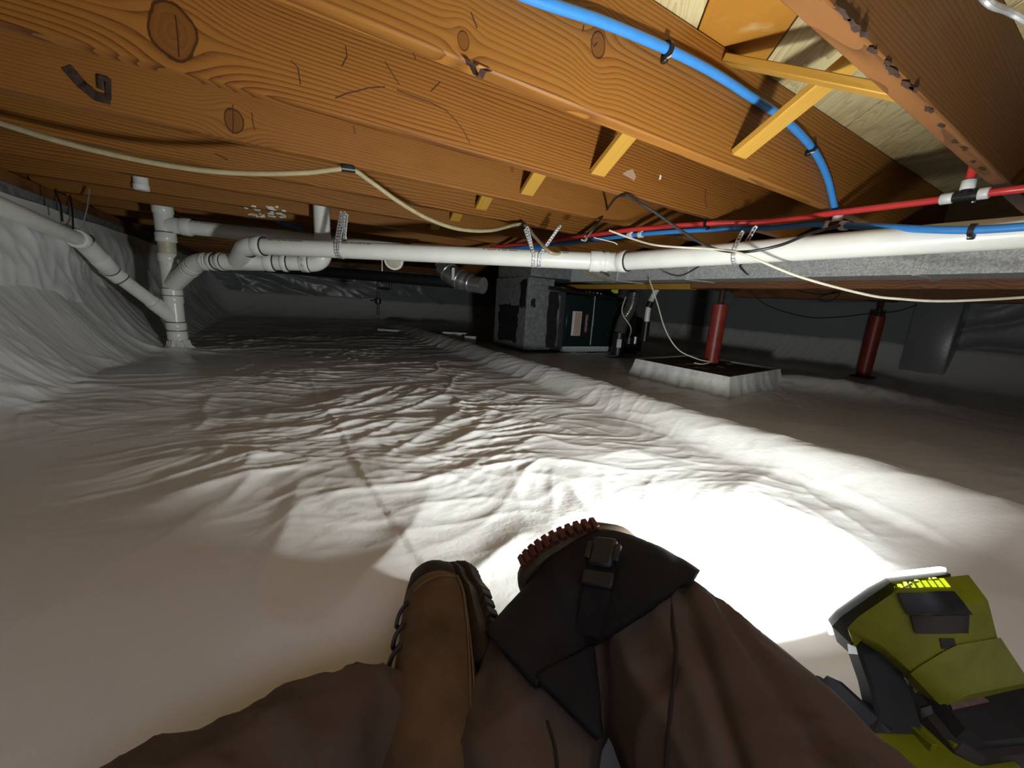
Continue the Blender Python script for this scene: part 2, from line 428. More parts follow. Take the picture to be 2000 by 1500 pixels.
# a wrapped pier standing out from the right wall
P1 = au(1830, 590, 4.95)
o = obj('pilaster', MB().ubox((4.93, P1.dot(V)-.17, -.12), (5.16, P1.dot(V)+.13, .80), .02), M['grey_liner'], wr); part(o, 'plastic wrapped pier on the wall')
for i, (b0, nm) in enumerate((((-1.16, -1.3, .83), 'sill'),)):
    o = obj('trim_1', MB().ubox((-1.16, -1.3, .832), (-1.02, 7.7, JB-.002), .003), M['joist_dark']); o['kind'] = 'structure'; o['label'] = 'dark wooden sill plate on the left wall'
o = obj('trim_2', MB().ubox((-1.16, -1.3, JB), (-1.115, 7.7, SF-.001), .003), M['joist_dark']); o['kind'] = 'structure'; o['label'] = 'rim board closing the joist ends on the left'

for k_, (a_, b_, lb_) in enumerate((((-1.16, 7.5, JB), (5.3, 7.62, SF+.02), 'rim board above the far wall, added against light leaks'), ((5.16, -1.3, JB), (5.3, 7.7, SF+.02), 'rim board above the right wall, added against light leaks'), ((-1.16, -1.42, JB), (5.3, -1.3, SF+.02), 'rim board above the wall behind the viewer, added against light leaks'))):  # boards added to stop world light leaking in over the walls
    o = obj('trim_%d' % (k_+3), MB().ubox(a_, b_, .002), M['joist_dark']); o['kind'] = 'structure'; o['label'] = lb_
# subfloor boards laid on the diagonal
ce = bpy.data.objects.new('ceiling', None); C.objects.link(ce); ce.location = W(1, 2, SF); ce['kind'] = 'structure'
ce['label'] = 'subfloor of diagonal boards over the joists'
DB = (U*.67+V*.742).normalized(); DP = Vector((DB.y, -DB.x, 0))          # along / across the boards
off0 = W(.888, .703).dot(DP)
BW = (W(1.089, .597).dot(DP)-off0)
BW = abs(BW)/max(1, round(abs(BW)/.2))
rotb = math.atan2(DB.y, DB.x)
bm_mesh = MB().box((0, 0, .01), (5.2, 0, 0), (0, BW/2-.0022, 0), (0, 0, .0095), .0015)
board_me = {}
for i in range(-42, 38):
    c = DP*(off0+BW*(i+.5)); cl = c + DB*(W(2, 2.8).dot(DB))
    # clip each board to the house: keep the stretch inside u -1.1..5.2, v -1.3..7.6
    best = [s for s in np.arange(-7, 11.5, .05) if -1.3 < (c+DB*s).dot(U) < 5.45 and (-.62 if (c+DB*s).dot(U) < .3 else -1.45) < (c+DB*s).dot(V) < 7.85]  # boards stop short behind the viewer: an added opening for fill light
    if len(best) < 4: continue
    a, b = best[0], best[-1]
    mb = MB().box((0, 0, .01), ((b-a)/2, 0, 0), (0, BW/2-.0022, 0), (0, 0, .0095), .0015)
    q = obj('board', mb, M['sub_orange'] if i == 0 else M['sub'], None, local=True)
    q.parent = ce; q.location = c + DB*((a+b)/2) + Z*SF - ce.location + Z*random.uniform(0, .0015); q.rotation_euler = (0, 0, rotb)

for a_, b_ in (((-1.3, -.64, SF+.0225), (5.5, 7.95, SF+.035)), ((.3, -1.5, SF+.0225), (5.5, -.64, SF+.035))):
    obj('light_block_sheet', MB().ubox(a_, b_), M['joist_dark'], ce)  # unseen sheet added above the boards to stop light through their gaps
# ------------------------------------------------------------------ floor joists
JV = [-.475, -.068, .340, .775, 1.176] + [1.576+.402*k for k in range(15)]     # near faces
JT = .038
JU0, JU1 = -1.11, 3.2
def knot(px, py, v, r): P_ = av(px, py, v); return (P_.dot(U)-(JU0+JU1)/2, P_.z-JB, r)
special = {
    2: wood('joist_wood_dark', (.18, .072, .020), (.08, .032, .010), ((1.0, .16, .012), (-.2, .2, .018)), 95, 10, stain=.25, stainc=(.12, .05, .02)),
    3: wood('joist_wood_amber', JL, JD, (knot(1168, 88, .775, .021), knot(905, 80, .775, .012)), 80, 5, streak=.8),
    4: wood('joist_wood_orange', (.29, .112, .020), JD, (knot(338, 62, 1.176, .041), knot(690, 265, 1.176, .006)), 95, 5, streak=1.0),
    5: wood('joist_wood_honey', (.28, .112, .022), JD, (knot(457, 236, 1.576, .026), knot(1000, 330, 1.576, .008)), 110, 6, streak=.7, stain=.3, stainc=(.2, .07, .015)),
}
JLAB = {0: 'floor joist overhead furthest back, behind the viewer', 1: 'floor joist directly above the seated person',
        2: 'dark brown floor joist at upper right with black ink marks on its underside',
        3: 'amber floor joist that carries the blue pipe on its face',
        4: 'orange floor joist with the big round knot at upper left',
        5: 'honey floor joist with the small oval knot and bent metal strap',
        6: 'reddish floor joist just behind the tan hose at the left'}
jm = MB().box((0, JT/2, (SF-JB)/2), ((JU1-JU0)/2, 0, 0), (0, JT/2, 0), (0, 0, (SF-JB)/2-.0005), .004)
jme = None
joists = []
for i, v in enumerate(JV):
    q = obj('floor_joist', jm, special.get(i, M['joist']), local=True)
    q.location = W((JU0+JU1)/2, v, JB); q.rotation_euler = (0, 0, ROTU)
    tag(q, JLAB.get(i, '%s floor joist beyond the reddish one behind the tan hose' % ('first second third fourth fifth sixth seventh eighth ninth tenth eleventh twelfth thirteenth'.split()+['last']*3)[i-7]), 'joist', 'floor joists overhead')
    joists.append(q)
def joist_part(name, mb, mat, j, label=None):
    mi = (Matrix.Translation(j.location) @ Matrix.Rotation(ROTU, 4, 'Z')).inverted()
    m2 = MB(); m2.add([mi @ q for q in mb.v], mb.f); q = obj(name, m2, mat, None, local=True); q.parent = j
    if label: q['label'] = label
    return q
m_ink = plain('black_ink', (.035, .018, .012), .7, 0, .3, .5, 60)
rnd = random.Random(11)
for k in range(17):      # smeared ink along the underside of the dark joist
    t_ = k+rnd.uniform(-.4, .4)
    if k in (3, 9, 12): continue
    c_ = az(1662+t_*16.6, 20+t_*19.6, JB-.0004)+V*rnd.uniform(-.004, .004); ln = rnd.uniform(.012, .030)
    pts_ = [c_ + U*(math.cos(a_)*ln*rnd.uniform(.6, 1.2)) + V*(math.sin(a_)*rnd.uniform(.002, .0075)+.008) for a_ in [2*math.pi*q_/13 for q_ in range(13)]]
    joist_part('ink_blot', MB().prism(pts_, Z*-.0003), m_ink, joists[2])
m_crack = plain('dark_crack', (.06, .02, .008), .8)
def trail(ji, pxs, r=.0013, nm='crack'):
    v_ = JV[ji]; P_ = [av(x_, y_, v_) - V*.0003 for x_, y_ in pxs]
    if all(JB-.003 < q.z < SF+.01 for q in P_): joist_part(nm, MB().tube(P_, r, 6), m_crack, joists[ji])
for pxs in (((568, 118), (582, 132), (587, 165)), ((655, 192), (680, 182), (700, 178), (720, 172), (752, 170)), ((775, 176), (800, 186), (840, 200), (870, 215), (890, 235), (905, 255), (918, 280)),
            ((675, 90), (678, 110), (668, 130)), ((800, 80), (806, 100), (812, 116)), ((752, 120), (770, 150), (780, 165)), ((343, 30), (346, 50), (349, 80), (350, 112)), ((860, 160), (850, 170), (842, 178))):
    trail(4, pxs)
for pxs in (((455, 205), (456, 235), (455, 262)), ((690, 245), (694, 262)), ((1090, 330), (1096, 336)), ((492, 220), (494, 240), (498, 255)), ((560, 300), (572, 306), (566, 318))): trail(5, pxs)
for pxs in (((920, 25), (926, 40), (932, 55)), ((1154, 78), (1160, 92), (1166, 84)), ((1140, 50), (1138, 62))): trail(3, pxs)
for pxs in (((1378, 370), (1377, 390), (1380, 405)),): trail(4, pxs, .002)
for pxs in (((420, 300), (445, 312)), ((540, 352), (560, 348), (570, 340)), ((575, 350), (574, 362))): trail(6, pxs, .002)
m_flk = plain('white_paint_fleck', (.75, .73, .68), .6)
for k in range(34):
    px_, py_ = rnd.uniform(480, 558), rnd.uniform(402, 425)
    for ji in (6, 7, 8, 9, 10):
        c_ = av(px_, py_, JV[ji])
        if JB+.002 < c_.z < SF:
            w_ = rnd.uniform(.005, .024)
            joist_part('paint_fleck', MB().prism([c_-V*.0002+U*(math.cos(a_)*w_*rnd.uniform(.6, 1.2))+Z*(math.sin(a_)*min(.9*(c_.z-JB), rnd.uniform(.003, .009))) for a_ in [2*math.pi*t_/8 for t_ in range(8)]], V*-.0005), m_flk, joists[ji]); break
c_ = av(1232, 342, JV[4]); joist_part('paper_scrap', MB().prism([c_+U*a_+Z*b_-V*.0005 for a_, b_ in ((-.045, -.004), (.02, -.016), (.028, .0), (.005, .022), (-.02, .012))], V*-.0006), plain('tan_paper', (.38, .24, .15), .8), joists[4], 'torn scrap of brown paper')
c_ = av(1289, 347, JV[4]); joist_part('white_fleck', MB().prism([c_+U*a_+Z*b_-V*.0005 for a_, b_ in ((-.006, -.010), (.005, -.006), (.006, .008), (-.003, .011))], V*-.001), m_flk, joists[4])
# cross bridging
def brace(a, b, wd, th, label, grp='cross bridging between joists'):
    a, b = Vector(a), Vector(b); d = (b-a).normalized(); wv = (U-d*U.dot(d)).normalized(); n = d.cross(wv); L = (b-a).length
    mb = MB().box((0, 0, 0), (L/2, 0, 0), (0, th/2, 0), (0, 0, wd/2), .002)
    q = obj('bridging_brace', mb, M['pine'], local=True)
    q.matrix_world = Matrix(((d.x, n.x, wv.x, 0), (d.y, n.y, wv.y, 0), (d.z, n.z, wv.z, 0), (0, 0, 0, 1))) 
    q.location = (a+b)/2
    tag(q, label, 'brace', grp)
    for s, e in ((a, 1), (b, -1)):
        pass
    return q
BU = {2: 1.20, 3: 1.005, 4: .955, 5: .925, 6: .94, 7: .95}
bays = {2: 'between the dark joist and the blue-pipe joist', 3: 'behind the blue-pipe joist', 4: 'behind the big-knot joist',
        5: 'behind the small-knot joist', 6: 'two bays left of the small-knot joist', 7: 'furthest left in the bridging row'}
for i, u in BU.items():
    v0, v1 = JV[i]+JT, JV[i+1]
    brace(W(u, v1-.006, JB+.038), W(u-.015, v0+.004, SF-.035), .064, .019, 'yellow pine brace rising toward the viewer %s' % bays[i])
    brace(W(u-.115, v1-.006, SF-.03), W(u-.085, v0+.006, JB+.03), .05, .019, 'pine brace falling toward the viewer %s' % bays[i])

# ------------------------------------------------------------------ white drain piping
PR = .0445                      # 3 inch pipe
SX = Vector((-2.205, 2.50, 0))  # the stack's axis on the floor
def sz(z): return SX + Z*z
dr = thing('drain_pipe', SX, 'white plastic drain stack with its wyes and the long pipe hung under the joists', 'pipe')
def dp(name, mb, mat='pvc', label=None, parent=None):
    q = obj(name, mb, M[mat], parent or dr)
    if label: q['label'] = label
    return q
def hub(c, ax, L=.05, r=.0535, name='hub', line=True):
    c = Vector(c); ax = Vector(ax).normalized()
    q = dp(name, MB().tube([c-ax*L/2, c-ax*(L/2-.004), c+ax*(L/2-.004), c+ax*L/2], [r-.003, r, r, r-.003], 28))
    if line: dp('joint_line', MB().tube([c+ax*(L/2), c+ax*(L/2+.005)], r-.002, 28), 'joint', parent=q)
    return q
# stack, bottom to top
dp('stack_pipe', MB().cyl(sz(fz(SX)-.02), sz(1.16), PR, 32))
col = MB(); n = 40
ring = []
for r_, h_ in ((.046, .055), (.052, .052), (.058, .02), (.075, .0)):
    ring.append([SX + Vector((math.cos(2*math.pi*k/n), math.sin(2*math.pi*k/n), 0))*(r_*(1+.10*math.sin(k*2.1)+.06*math.sin(k*5.3))) + Z*(h_+fz(SX)-.012+.006*math.sin(k*1.7)) for k in range(n)])
col.loft(ring, False); o = dp('liner_collar', col, 'foam', 'white sealant collar where the stack passes the sheet')
hub(sz(.115), Z, .055); dp('fitting_body', MB().cyl(sz(.12), sz(.155), .049, 28))
hub(sz(.175), Z, .045)
dp('wye_body', MB().cyl(sz(.175), sz(.36), .0485, 28)); hub(sz(.345), Z, .05)
dp('coupling', MB().cyl(sz(.37), sz(.41), .0535, 28)); dp('joint_line', MB().cyl(sz(.366), sz(.370), .0545, 28), 'joint'); dp('joint_line', MB().cyl(sz(.410), sz(.414), .052, 28), 'joint')
dp('wye_body', MB().cyl(sz(.41), sz(.575), .0485, 28)); hub(sz(.60), Z, .05, line=False)
dp('stained_pipe', MB().cyl(sz(.62), sz(.70), PR+.001, 28), 'pvc_dirty', 'yellowed stretch of pipe')
hub(sz(.72), Z, .055); dp('tee_body', MB().cyl(sz(.74), sz(.86), .0485, 28)); hub(sz(.885), Z, .05, line=False)
# tee branch to the right
tb0 = sz(.795); tb1 = ay(690, 478, 2.78)
d = (tb1-tb0).normalized()
dp('tee_branch', MB().tube([tb0+d*.02, tb0+d*.12], .048, 28)); hub(tb0+d*.115, d, .05, line=False)
dp('branch_pipe', MB().tube([tb0+d*.12, tb1+d*.5], PR, 28))
# left branch along the wall, elbow, then down into the lower wye
l0 = au(0, 403, -.88) ; l1 = au(160, 470, -.87); l2 = au(222, 533, -.82); ls = sz(.215)
l0b = l0 + (l0-l1).normalized()*1.2
dp('wall_pipe', MB().tube([l0b, l1], PR*.78, 28)); dd = (l2-l1).normalized(); d3 = (ls-l2).normalized()
RL = PR*.82
dp('elbow', MB().tube(bend(l1-(l1-l0).normalized()*.06, l1, l1+dd*.16, .05), RL*1.2, 28))
q = hub(l1-(l1-l0).normalized()*.03, l1-l0, .05, RL*1.28)
dp('down_pipe', MB().tube([l1+dd*.1, l2, ls], RL, 28))
hub(l2, d3, .09, RL*1.2)
hub(l1+dd*.17, dd, .10, RL*1.25)
hub(l2+d3*((ls-l2).length-.16), d3, .02, RL*1.1)
dp('wye_branch', MB().tube([ls-d3*.15, ls-d3*.03], RL*1.18, 28))
# right branch: out of the upper wye, 45 degree elbow, run, double wye, then up behind
b0 = sz(.425); b1 = ay(386, 511, 2.40)
b2 = ay(470, 511, 2.36); b3 = ay(632, 515, 2.42)
d01 = (b1-b0).normalized(); d12 = (b2-b1).normalized(); d23 = (b3-b2).normalized()
dp('wye_branch', MB().tube([b0+d01*.03, b0+d01*((b1-b0).length-.05)], .049, 28))
dp('elbow', MB().tube(bend(b0+d01*((b1-b0).length-.09), b1, b1+d12*.08, .055), .0505, 28))
for t in (-.10, -.055): hub(b1+d01*t, d01, .018, .0525)
for t in (.06, .11, .17): hub(b1+d12*t, d12, .03, .0525)
dp('run_pipe', MB().tube([b1, b2, b3-d23*.06], PR, 28))
dp('wye_body', MB().tube([b1+d12*.18, b2+d23*.16], .0495, 28))
hub(b2+d23*.165, d23, .05); hub(b2+d23*.25, d23, .03); hub(b2+d23*.36, d23, .035); hub(b3-d23*.10, d23, .04)
up1 = b3 + Z*.5
dp('elbow', MB().tube(bend(b3-d23*.08, b3, b3+Z*.09, .075), .0495, 28))
dp('riser_pipe', MB().tube([b3+Z*.08, up1], PR, 28))
# branch of the double wye up to the long pipe
p0 = b2 - d12*.02; p1 = ay(488, 480, 2.22); J = ay(1200, 512, 2.12); K = az(2000, 454, .738)
dpl = (J-p1).normalized(); dk = (K-J).normalized()
dq = (p1-p0).normalized()
dp('wye_branch', MB().tube(bend(p0, p1-dpl*.02, p1+dpl*.07, .055), .0495, 28))
hub(p1+dpl*.005-dq*.055, dq, .012, .0515); hub(p1+dpl*.055, dpl, .05); 
dp('long_pipe', MB().tube([p1+dpl*.05, J], PR, 32), 'pvc', 'long straight white pipe')
q = dp('coupling', MB().tube([J-dpl*.13, J-dpl*.125, J-dpl*.075, J-dpl*.07], [.052, .0545, .0545, .052], 28))
dp('elbow', MB().tube(bend(J-dpl*.08, J, J+dk*.07, .05), .0495, 28))
hub(J-dpl*.045, dpl, .025, .0525, line=False); hub(J+dk*.055, dk, .045, .0545)
dp('long_pipe', MB().tube([J, K+dk*1.1], PR, 32), 'pvc', 'white pipe running toward the viewer at right')
# printed lettering on the pipes (only dashes can be made out)
def pipe_print(a, d, t0, t1, seed):
    rnd = random.Random(seed); mb = MB(); t = t0
    side = (EYE-(a+d*t0)); side = (side-d*side.dot(d)).normalized(); upv = d.cross(side); upv = upv if upv.z > 0 else -upv
    n_ = (side*.62+upv*.78).normalized(); tang = d.cross(n_)
    while t < t1:
        L = rnd.choice((.004, .006, .009))
        c_ = a+d*(t+L/2)+n_*(PR+.0004)
        mb.box(c_, d*(L/2), tang*(.0022), n_*.0003); t += L+rnd.choice((.002, .002, .003, .012))
    return mb
dp('pipe_print', pipe_print(p1, dpl, .13, .32, 1), 'print'); dp('pipe_print', pipe_print(p1, dpl, .52, .70, 2), 'print')
dp('pipe_print', pipe_print(p1, dpl, 1.30, 1.48, 3), 'print'); dp('pipe_print', pipe_print(p1, dpl, 1.55, 1.75, 5), 'print')
dp('pipe_print', pipe_print(tb0, d, .15, .30, 4), 'print')
# glue blob on the wye
gl = ay(352, 512, 2.44)
o = dp('glue_blob', MB().sphere(gl, .018, (1, .8, 1.1)), 'pvc_dirty', 'yellow lump of old glue')

# stub with a rounded end poking through the joists
st = az(277, 374, .890)
o = thing('pipe_stub', st, 'short white pipe end poking out under the joists above the stack', 'pipe')
obj('pipe', MB().tube([st+Z*.03+Vector((-.02, .03, .2)), st+Z*.02], .030, 20), M['pvc'], o)
obj('cap', MB().tube([st+Z*.03, st+Z*.008, st+Z*.004], [.033, .033, .026], 20), M['pvc'], o)
# round cleanout fitting under the long pipe
cp = ay(770, 508, 2.7)
o = thing('cleanout_plug', cp, 'round white cleanout fitting hanging behind the long pipe', 'fitting')
ax_ = Vector((.1, -1, -.5)).normalized()
obj('rim', MB().tube([cp-ax_*.02, cp+ax_*.02], .062, 28), M['pvc'], o)
obj('plug', MB().tube([cp+ax_*.018, cp+ax_*.026, cp+ax_*.03], [.045, .045, .038], 24), M['pvc_dirty'], o)
obj('pipe', MB().tube([cp-ax_*.02, cp-ax_*.12], .045, 24), M['pvc'], o)

# ------------------------------------------------------------------ perforated hanger straps
def strap_mesh(mb, pts, wdir, wd=.019, pitch=.0155, hole=.0075, th=.0008):
    """flat band with punched square holes following pts"""
    pts = [Vector(q) for q in pts]; L = [0]
    for a, b in zip(pts, pts[1:]): L.append(L[-1]+(b-a).length)
    def at(s):
        for k in range(len(pts)-1):
            if s <= L[k+1] or k == len(pts)-2:
                return pts[k].lerp(pts[k+1], (s-L[k])/max(1e-9, L[k+1]-L[k]))
    nC = max(1, int(L[-1]/pitch)); pt = L[-1]/nC
    for k in range(nC):
        s0 = k*pt; sh = pt/2; e = hole/2
        rows = [s0, s0+sh-e, s0+sh+e, s0+pt]; C_ = [at(s) for s in rows]; cols = (-wd/2, -e, e, wd/2)
        w_ = wdir if isinstance(wdir, Vector) else wdir(s0)
        vs_ = [c + w_*x for c in C_ for x in cols]
        fs_ = [(r*4+c, r*4+c+1, r*4+c+5, r*4+c+4) for r in range(3) for c in range(3) if not (r == 1 and c == 1)]
        mb.add(vs_, fs_)
    return mb
def hanger(name, top1, top2, c, axis, r, label):
    """strap from a joist, under the pipe and back up"""
    axis = axis.normalized(); side = axis.cross(Z).normalized()
    if side.dot(EYE-c) < 0: side = -side
    arc = [c + side*(math.cos(t)*r) + Z*(math.sin(t)*r) for t in [math.radians(k) for k in range(20, -201, -20)]]
    mb = MB(); strap_mesh(mb, [top1, top1.lerp(arc[0], .5)] + arc + [arc[-1].lerp(top2, .5), top2], axis)
    o = obj(name, mb, M['zinc']); md = o.modifiers.new('s', 'SOLIDIFY'); md.thickness = .0012
    tag(o, label, 'strap', 'perforated pipe hanger straps')
    mb2 = MB()
    for t_ in (top1, top2):
        q = obj('screw', MB().sphere(t_+side*.002, .005, (1, 1, 1), 8, 5), M['zinc'], o)
    return o
def on_long(px, py): # point of the long pipe's axis below a pixel
    best = None
    for k in range(400):
        P_ = p1.lerp(J, k/399); d_ = P_-EYE; x = 1000+FPX*d_.dot(CX)/d_.dot(_f)
        if best is None or abs(x-px) < best[0]: best = (abs(x-px), P_)
    return best[1]
def on_right(px):
    best = None
    for k in range(600):
        P_ = J.lerp(K, k/599); d_ = P_-EYE; x = 1000+FPX*d_.dot(CX)/d_.dot(_f)
        if best is None or abs(x-px) < best[0]: best = (abs(x-px), P_)
    return best[1]
c1 = on_long(663, 0); hanger('pipe_strap', ap(666, 414, c1, c1+dpl), ap(672, 416, c1, c1+dpl)+Vector((.0, .03, 0)), c1, dpl, PR+.002, 'perforated metal strap holding the long white pipe near the stack')
c1 = on_long(668, 0); hanger('pipe_strap', ap(673, 414, c1, c1+dpl), ap(664, 416, c1, c1+dpl)+Vector((.0, .03, 0)), c1, dpl, PR+.003, 'second metal strap crossing it on the long pipe near the stack')
c1 = on_long(1042, 0); hanger('pipe_strap', ap(1026, 448, c1, c1+dpl), ap(1030, 440, c1, c1+dpl)+Vector((0, .05, 0)), c1, dpl, PR+.002, 'metal strap on the long pipe left of the slanting one')
c1 = on_long(1054, 0); hanger('pipe_strap', ap(1094, 441, c1, c1+dpl), ap(1090, 445, c1, c1+dpl)+Vector((0, .05, 0)), c1, dpl, PR+.003, 'slanting metal strap on the long pipe beside the elbow')
c1 = on_right(1440); hanger('pipe_strap', ap(1450, 452, c1, c1+dk), ap(1468, 440, c1, c1+dk)+U*.03, c1, dk, PR+.002, 'metal strap holding the right hand white pipe')
# strap loop that hung at the left wall
tp = au(176, 368, -.86); bt = au(163, 440, -.86)
mb = MB(); strap_mesh(mb, [tp, au(172, 400, -.86), bt, l1+Vector((0, -.02, .045))], V)
tag(obj('pipe_strap', mb, M['zinc']), 'metal strap hanging by the left wall pipe', 'strap', 'perforated pipe hanger straps').modifiers.new('s', 'SOLIDIFY').thickness = .0012
for nm, (x0, y0, x1, y1, x2, y2), lb in (('hanger_wire', (108, 372, 118, 400, 122, 432), 'thin black wire down to the wall pipe, left one'), ('hanger_wire', (137, 382, 141, 410, 143, 450), 'thin black wire down to the wall pipe, right one')):
    tag(obj(nm, MB().tube(crv([au(x0, y0, -.9), au(x1, y1, -.88), au(x2, y2, -.87)], 6), .0035, 8), M['black']), lb, 'wire')
# twisted dark wire round the elbow
tag(obj('tie_wire', MB().tube([l1-(l1-l0).normalized()*.0+Vector((0, 0, 0))+(dd.cross(Z).normalized()*math.cos(a_)+dd.cross(dd.cross(Z)).normalized()*math.sin(a_))*(.047)-(l1-l0).normalized()*(.012*math.sin(2*a_)) for a_ in [k*.35 for k in range(19)]], .003, 8), M['black']), 'black tie wire wound round the wall pipe at its elbow', 'wire')

# ------------------------------------------------------------------ red and blue water pipes
XR = .0112
rp = [az(960, 483, .868), az(1100, 467, .868), az(1240, 448, .868), az(1380, 437, .868), az(1500, 433, .866), az(1630, 416, .868), az(1760, 400, .868), az(1868, 386, .868)]
rt = az(1885, 383, .868); rp2 = [rt, az(1960, 373, .868), az(2060, 362, .868), az(2200, 345, .868)]
o = thing('red_water_pipe', rt, 'red plastic water pipe running under the joist ends with one tee', 'pipe')
obj('pipe', MB().tube(crv(rp + rp2[1:], 8), XR, 16), M['red_pex'], o)
rd = (rp2[1]-rp[-1]).normalized()
te = obj('tee', MB().tube([rt-rd*.034, rt+rd*.034], .0135, 16).tube([rt, rt+Z*.034], .0135, 16), M['black'], o); part(te, 'black tee fitting')
for c_, a_ in ((rt-rd*.040, rd), (rt+rd*.036, rd), (rt+Z*.032, Z)):
    part(obj('clamp_ring', MB().tube([c_-a_*.014, c_-a_*.012, c_+a_*.012, c_+a_*.014], [.0155, .017, .017, .0155], 20), M['clampw'], o), 'white expansion ring')
obj('riser', MB().tube([rt+Z*.03, rt+Z*.28], XR, 16), M['red_pex'], o)

bp = [rp[0]+U*.03-Z*.02, rp[1]+U*.03-Z*.02, rp[2]+U*.028-Z*.022, rp[3]+U*.026-Z*.022, rp[4]+U*.02-Z*.022]
bT = au(1633, 440, uvz(az(1633, 416, .868))[0]+.012)
bp += [au(1580, 438, bT.dot(U))]
bq = [bT]+[au(x, y, u_) for u_, (x, y) in zip((1.75, 1.70, 1.69, 1.685, 1.68), ((1720, 443), (1810, 448), (1900, 449), (2010, 442), (2160, 430)))]
o = thing('blue_water_pipe', bT, 'blue plastic water pipe running beside the red one with a tee', 'pipe')
obj('pipe', MB().tube(crv(bp+bq, 8), XR, 16), M['blue_pex'], o)
bd = (bq[1]-bp[-1]).normalized()
part(obj('tee', MB().tube([bT-bd*.034, bT+bd*.034], .0135, 16).tube([bT, bT+Z*.03], .0135, 16), M['black'], o), 'black tee fitting')
for c_, a_ in ((bT-bd*.034, bd), (bT+bd*.034, bd), (bT+Z*.026, Z)):
    part(obj('clamp_ring', MB().tube([c_-a_*.013, c_-a_*.011, c_+a_*.011, c_+a_*.013], [.0155, .017, .017, .0155], 20), M['clampw'], o), 'white expansion ring')
bl = au(1235, 456, uvz(bp[2])[0])
for px in (1222, 1246):
    c_ = rp[2].lerp(rp[3], (px-1240)/140)+U*.028-Z*.022; part(obj('clamp_ring', MB().tube([c_-V*.011, c_+V*.011], .0165, 18), M['clampw'], o), 'white expansion ring')
# branch up the face of the joist
vA = JV[3]-.0125
br = [av(880, -70, vA), av(1050, 0, vA), av(1180, 44, vA), av(1303, 96, vA), av(1390, 140, vA), av(1460, 185, vA), av(1530, 232, vA), av(1585, 288, vA), av(1615, 345, vA), av(1631, 408, vA), bT+Z*.045]
o = obj('blue_branch_pipe', MB().tube(crv(br, 8), XR, 16), M['blue_pex'])
tag(o, 'thick light blue water pipe clipped along the amber joist and curving down to the tee', 'pipe')
# black pipe clips
def clip(c, ax, nrm, label, r=XR):
    ax = Vector(ax).normalized(); nrm = Vector(nrm); nrm = (nrm-ax*nrm.dot(ax)).normalized(); t_ = ax.cross(nrm)
    mb = MB(); n_ = 14; R1, R0 = r+.006, r+.0005
    ringo = []; 
    for k in range(n_+1):
        a_ = math.radians(-115+230*k/n_)
        dv_ = nrm*math.cos(a_)+t_*math.sin(a_)
        ringo.append([c+dv_*R0-ax*.006, c+dv_*R1-ax*.006, c+dv_*R1+ax*.006, c+dv_*R0+ax*.006])
    mb.loft(ringo)
    mb.box(c+t_*(r+.008)-nrm*(r*.5), t_*.007, ax*.007, nrm*.008, .002)
    q = obj('pipe_clip', mb, M['black']); 
    obj('nail', MB().tube([c+t_*(r+.008)-nrm*(r), c+t_*(r+.008)+nrm*.014], .0022, 8), M['zinc'], q)
    tag(q, label, 'clip', 'black pipe clips'); return q
clip(br[3], br[4]-br[2], -V, 'black clip holding the blue branch pipe near the top of the amber joist')
clip(br[7], br[8]-br[6], -V, 'black clip holding the curved end of the blue branch pipe')
clip(az(1380, 437, .868), -V, -U-Z*.3, 'black clip on the red pipe left of the straps')
clip(az(1905, 380, .868), -V, -U-Z*.3, 'black clip on the red pipe beside its tee at far right')
clip(bq[3], bq[4]-bq[2], -U-Z*.2, 'black clip on the blue pipe at the right edge')
# empty metal clip left on the amber joist underside
ec = av(935, 130, JV[4]-.33); ec = az(933, 128, JB-.002)
mb = MB(); pts = [az(914, 118, JB-.001), az(922, 128, JB-.006), az(930, 146, JB-.02), az(938, 151, JB-.024), az(943, 138, JB-.012), az(955, 137, JB-.002)]
for a, b in zip(pts, pts[1:]):
    d_ = (b-a).normalized(); mb.box((a+b)/2, d_*((b-a).length/2+.001), U*.006, d_.cross(U).normalized()*.001)
tag(obj('metal_hook', mb, M['rust']), 'small bent black metal hook left under the amber joist', 'hook')
# bent strap nailed to the honey joist face
vC = JV[5]-.0015
mb = MB(); q0 = [av(132, 133, vC), av(160, 165, vC), av(188, 188, vC), av(212, 195, vC)]
for a, b in zip(q0, q0[1:]):
    d_ = (b-a).normalized(); mb.box((a+b)/2, d_*((b-a).length/2+.004), d_.cross(V).normalized()*.012, V*.0015, .001)
q1 = [av(212, 192, vC), av(211, 155, vC-.004), av(197, 152, vC-.008), av(196, 172, vC-.003)]
for a, b in zip(q1, q1[1:]):
    d_ = (b-a).normalized(); mb.box((a+b)/2, d_*((b-a).length/2+.003), d_.cross(V).normalized()*.006, V*.0015, .001)
tag(obj('bent_strap', mb, M['rust']), 'rusty bent metal strap nailed to the honey joist at left', 'strap')

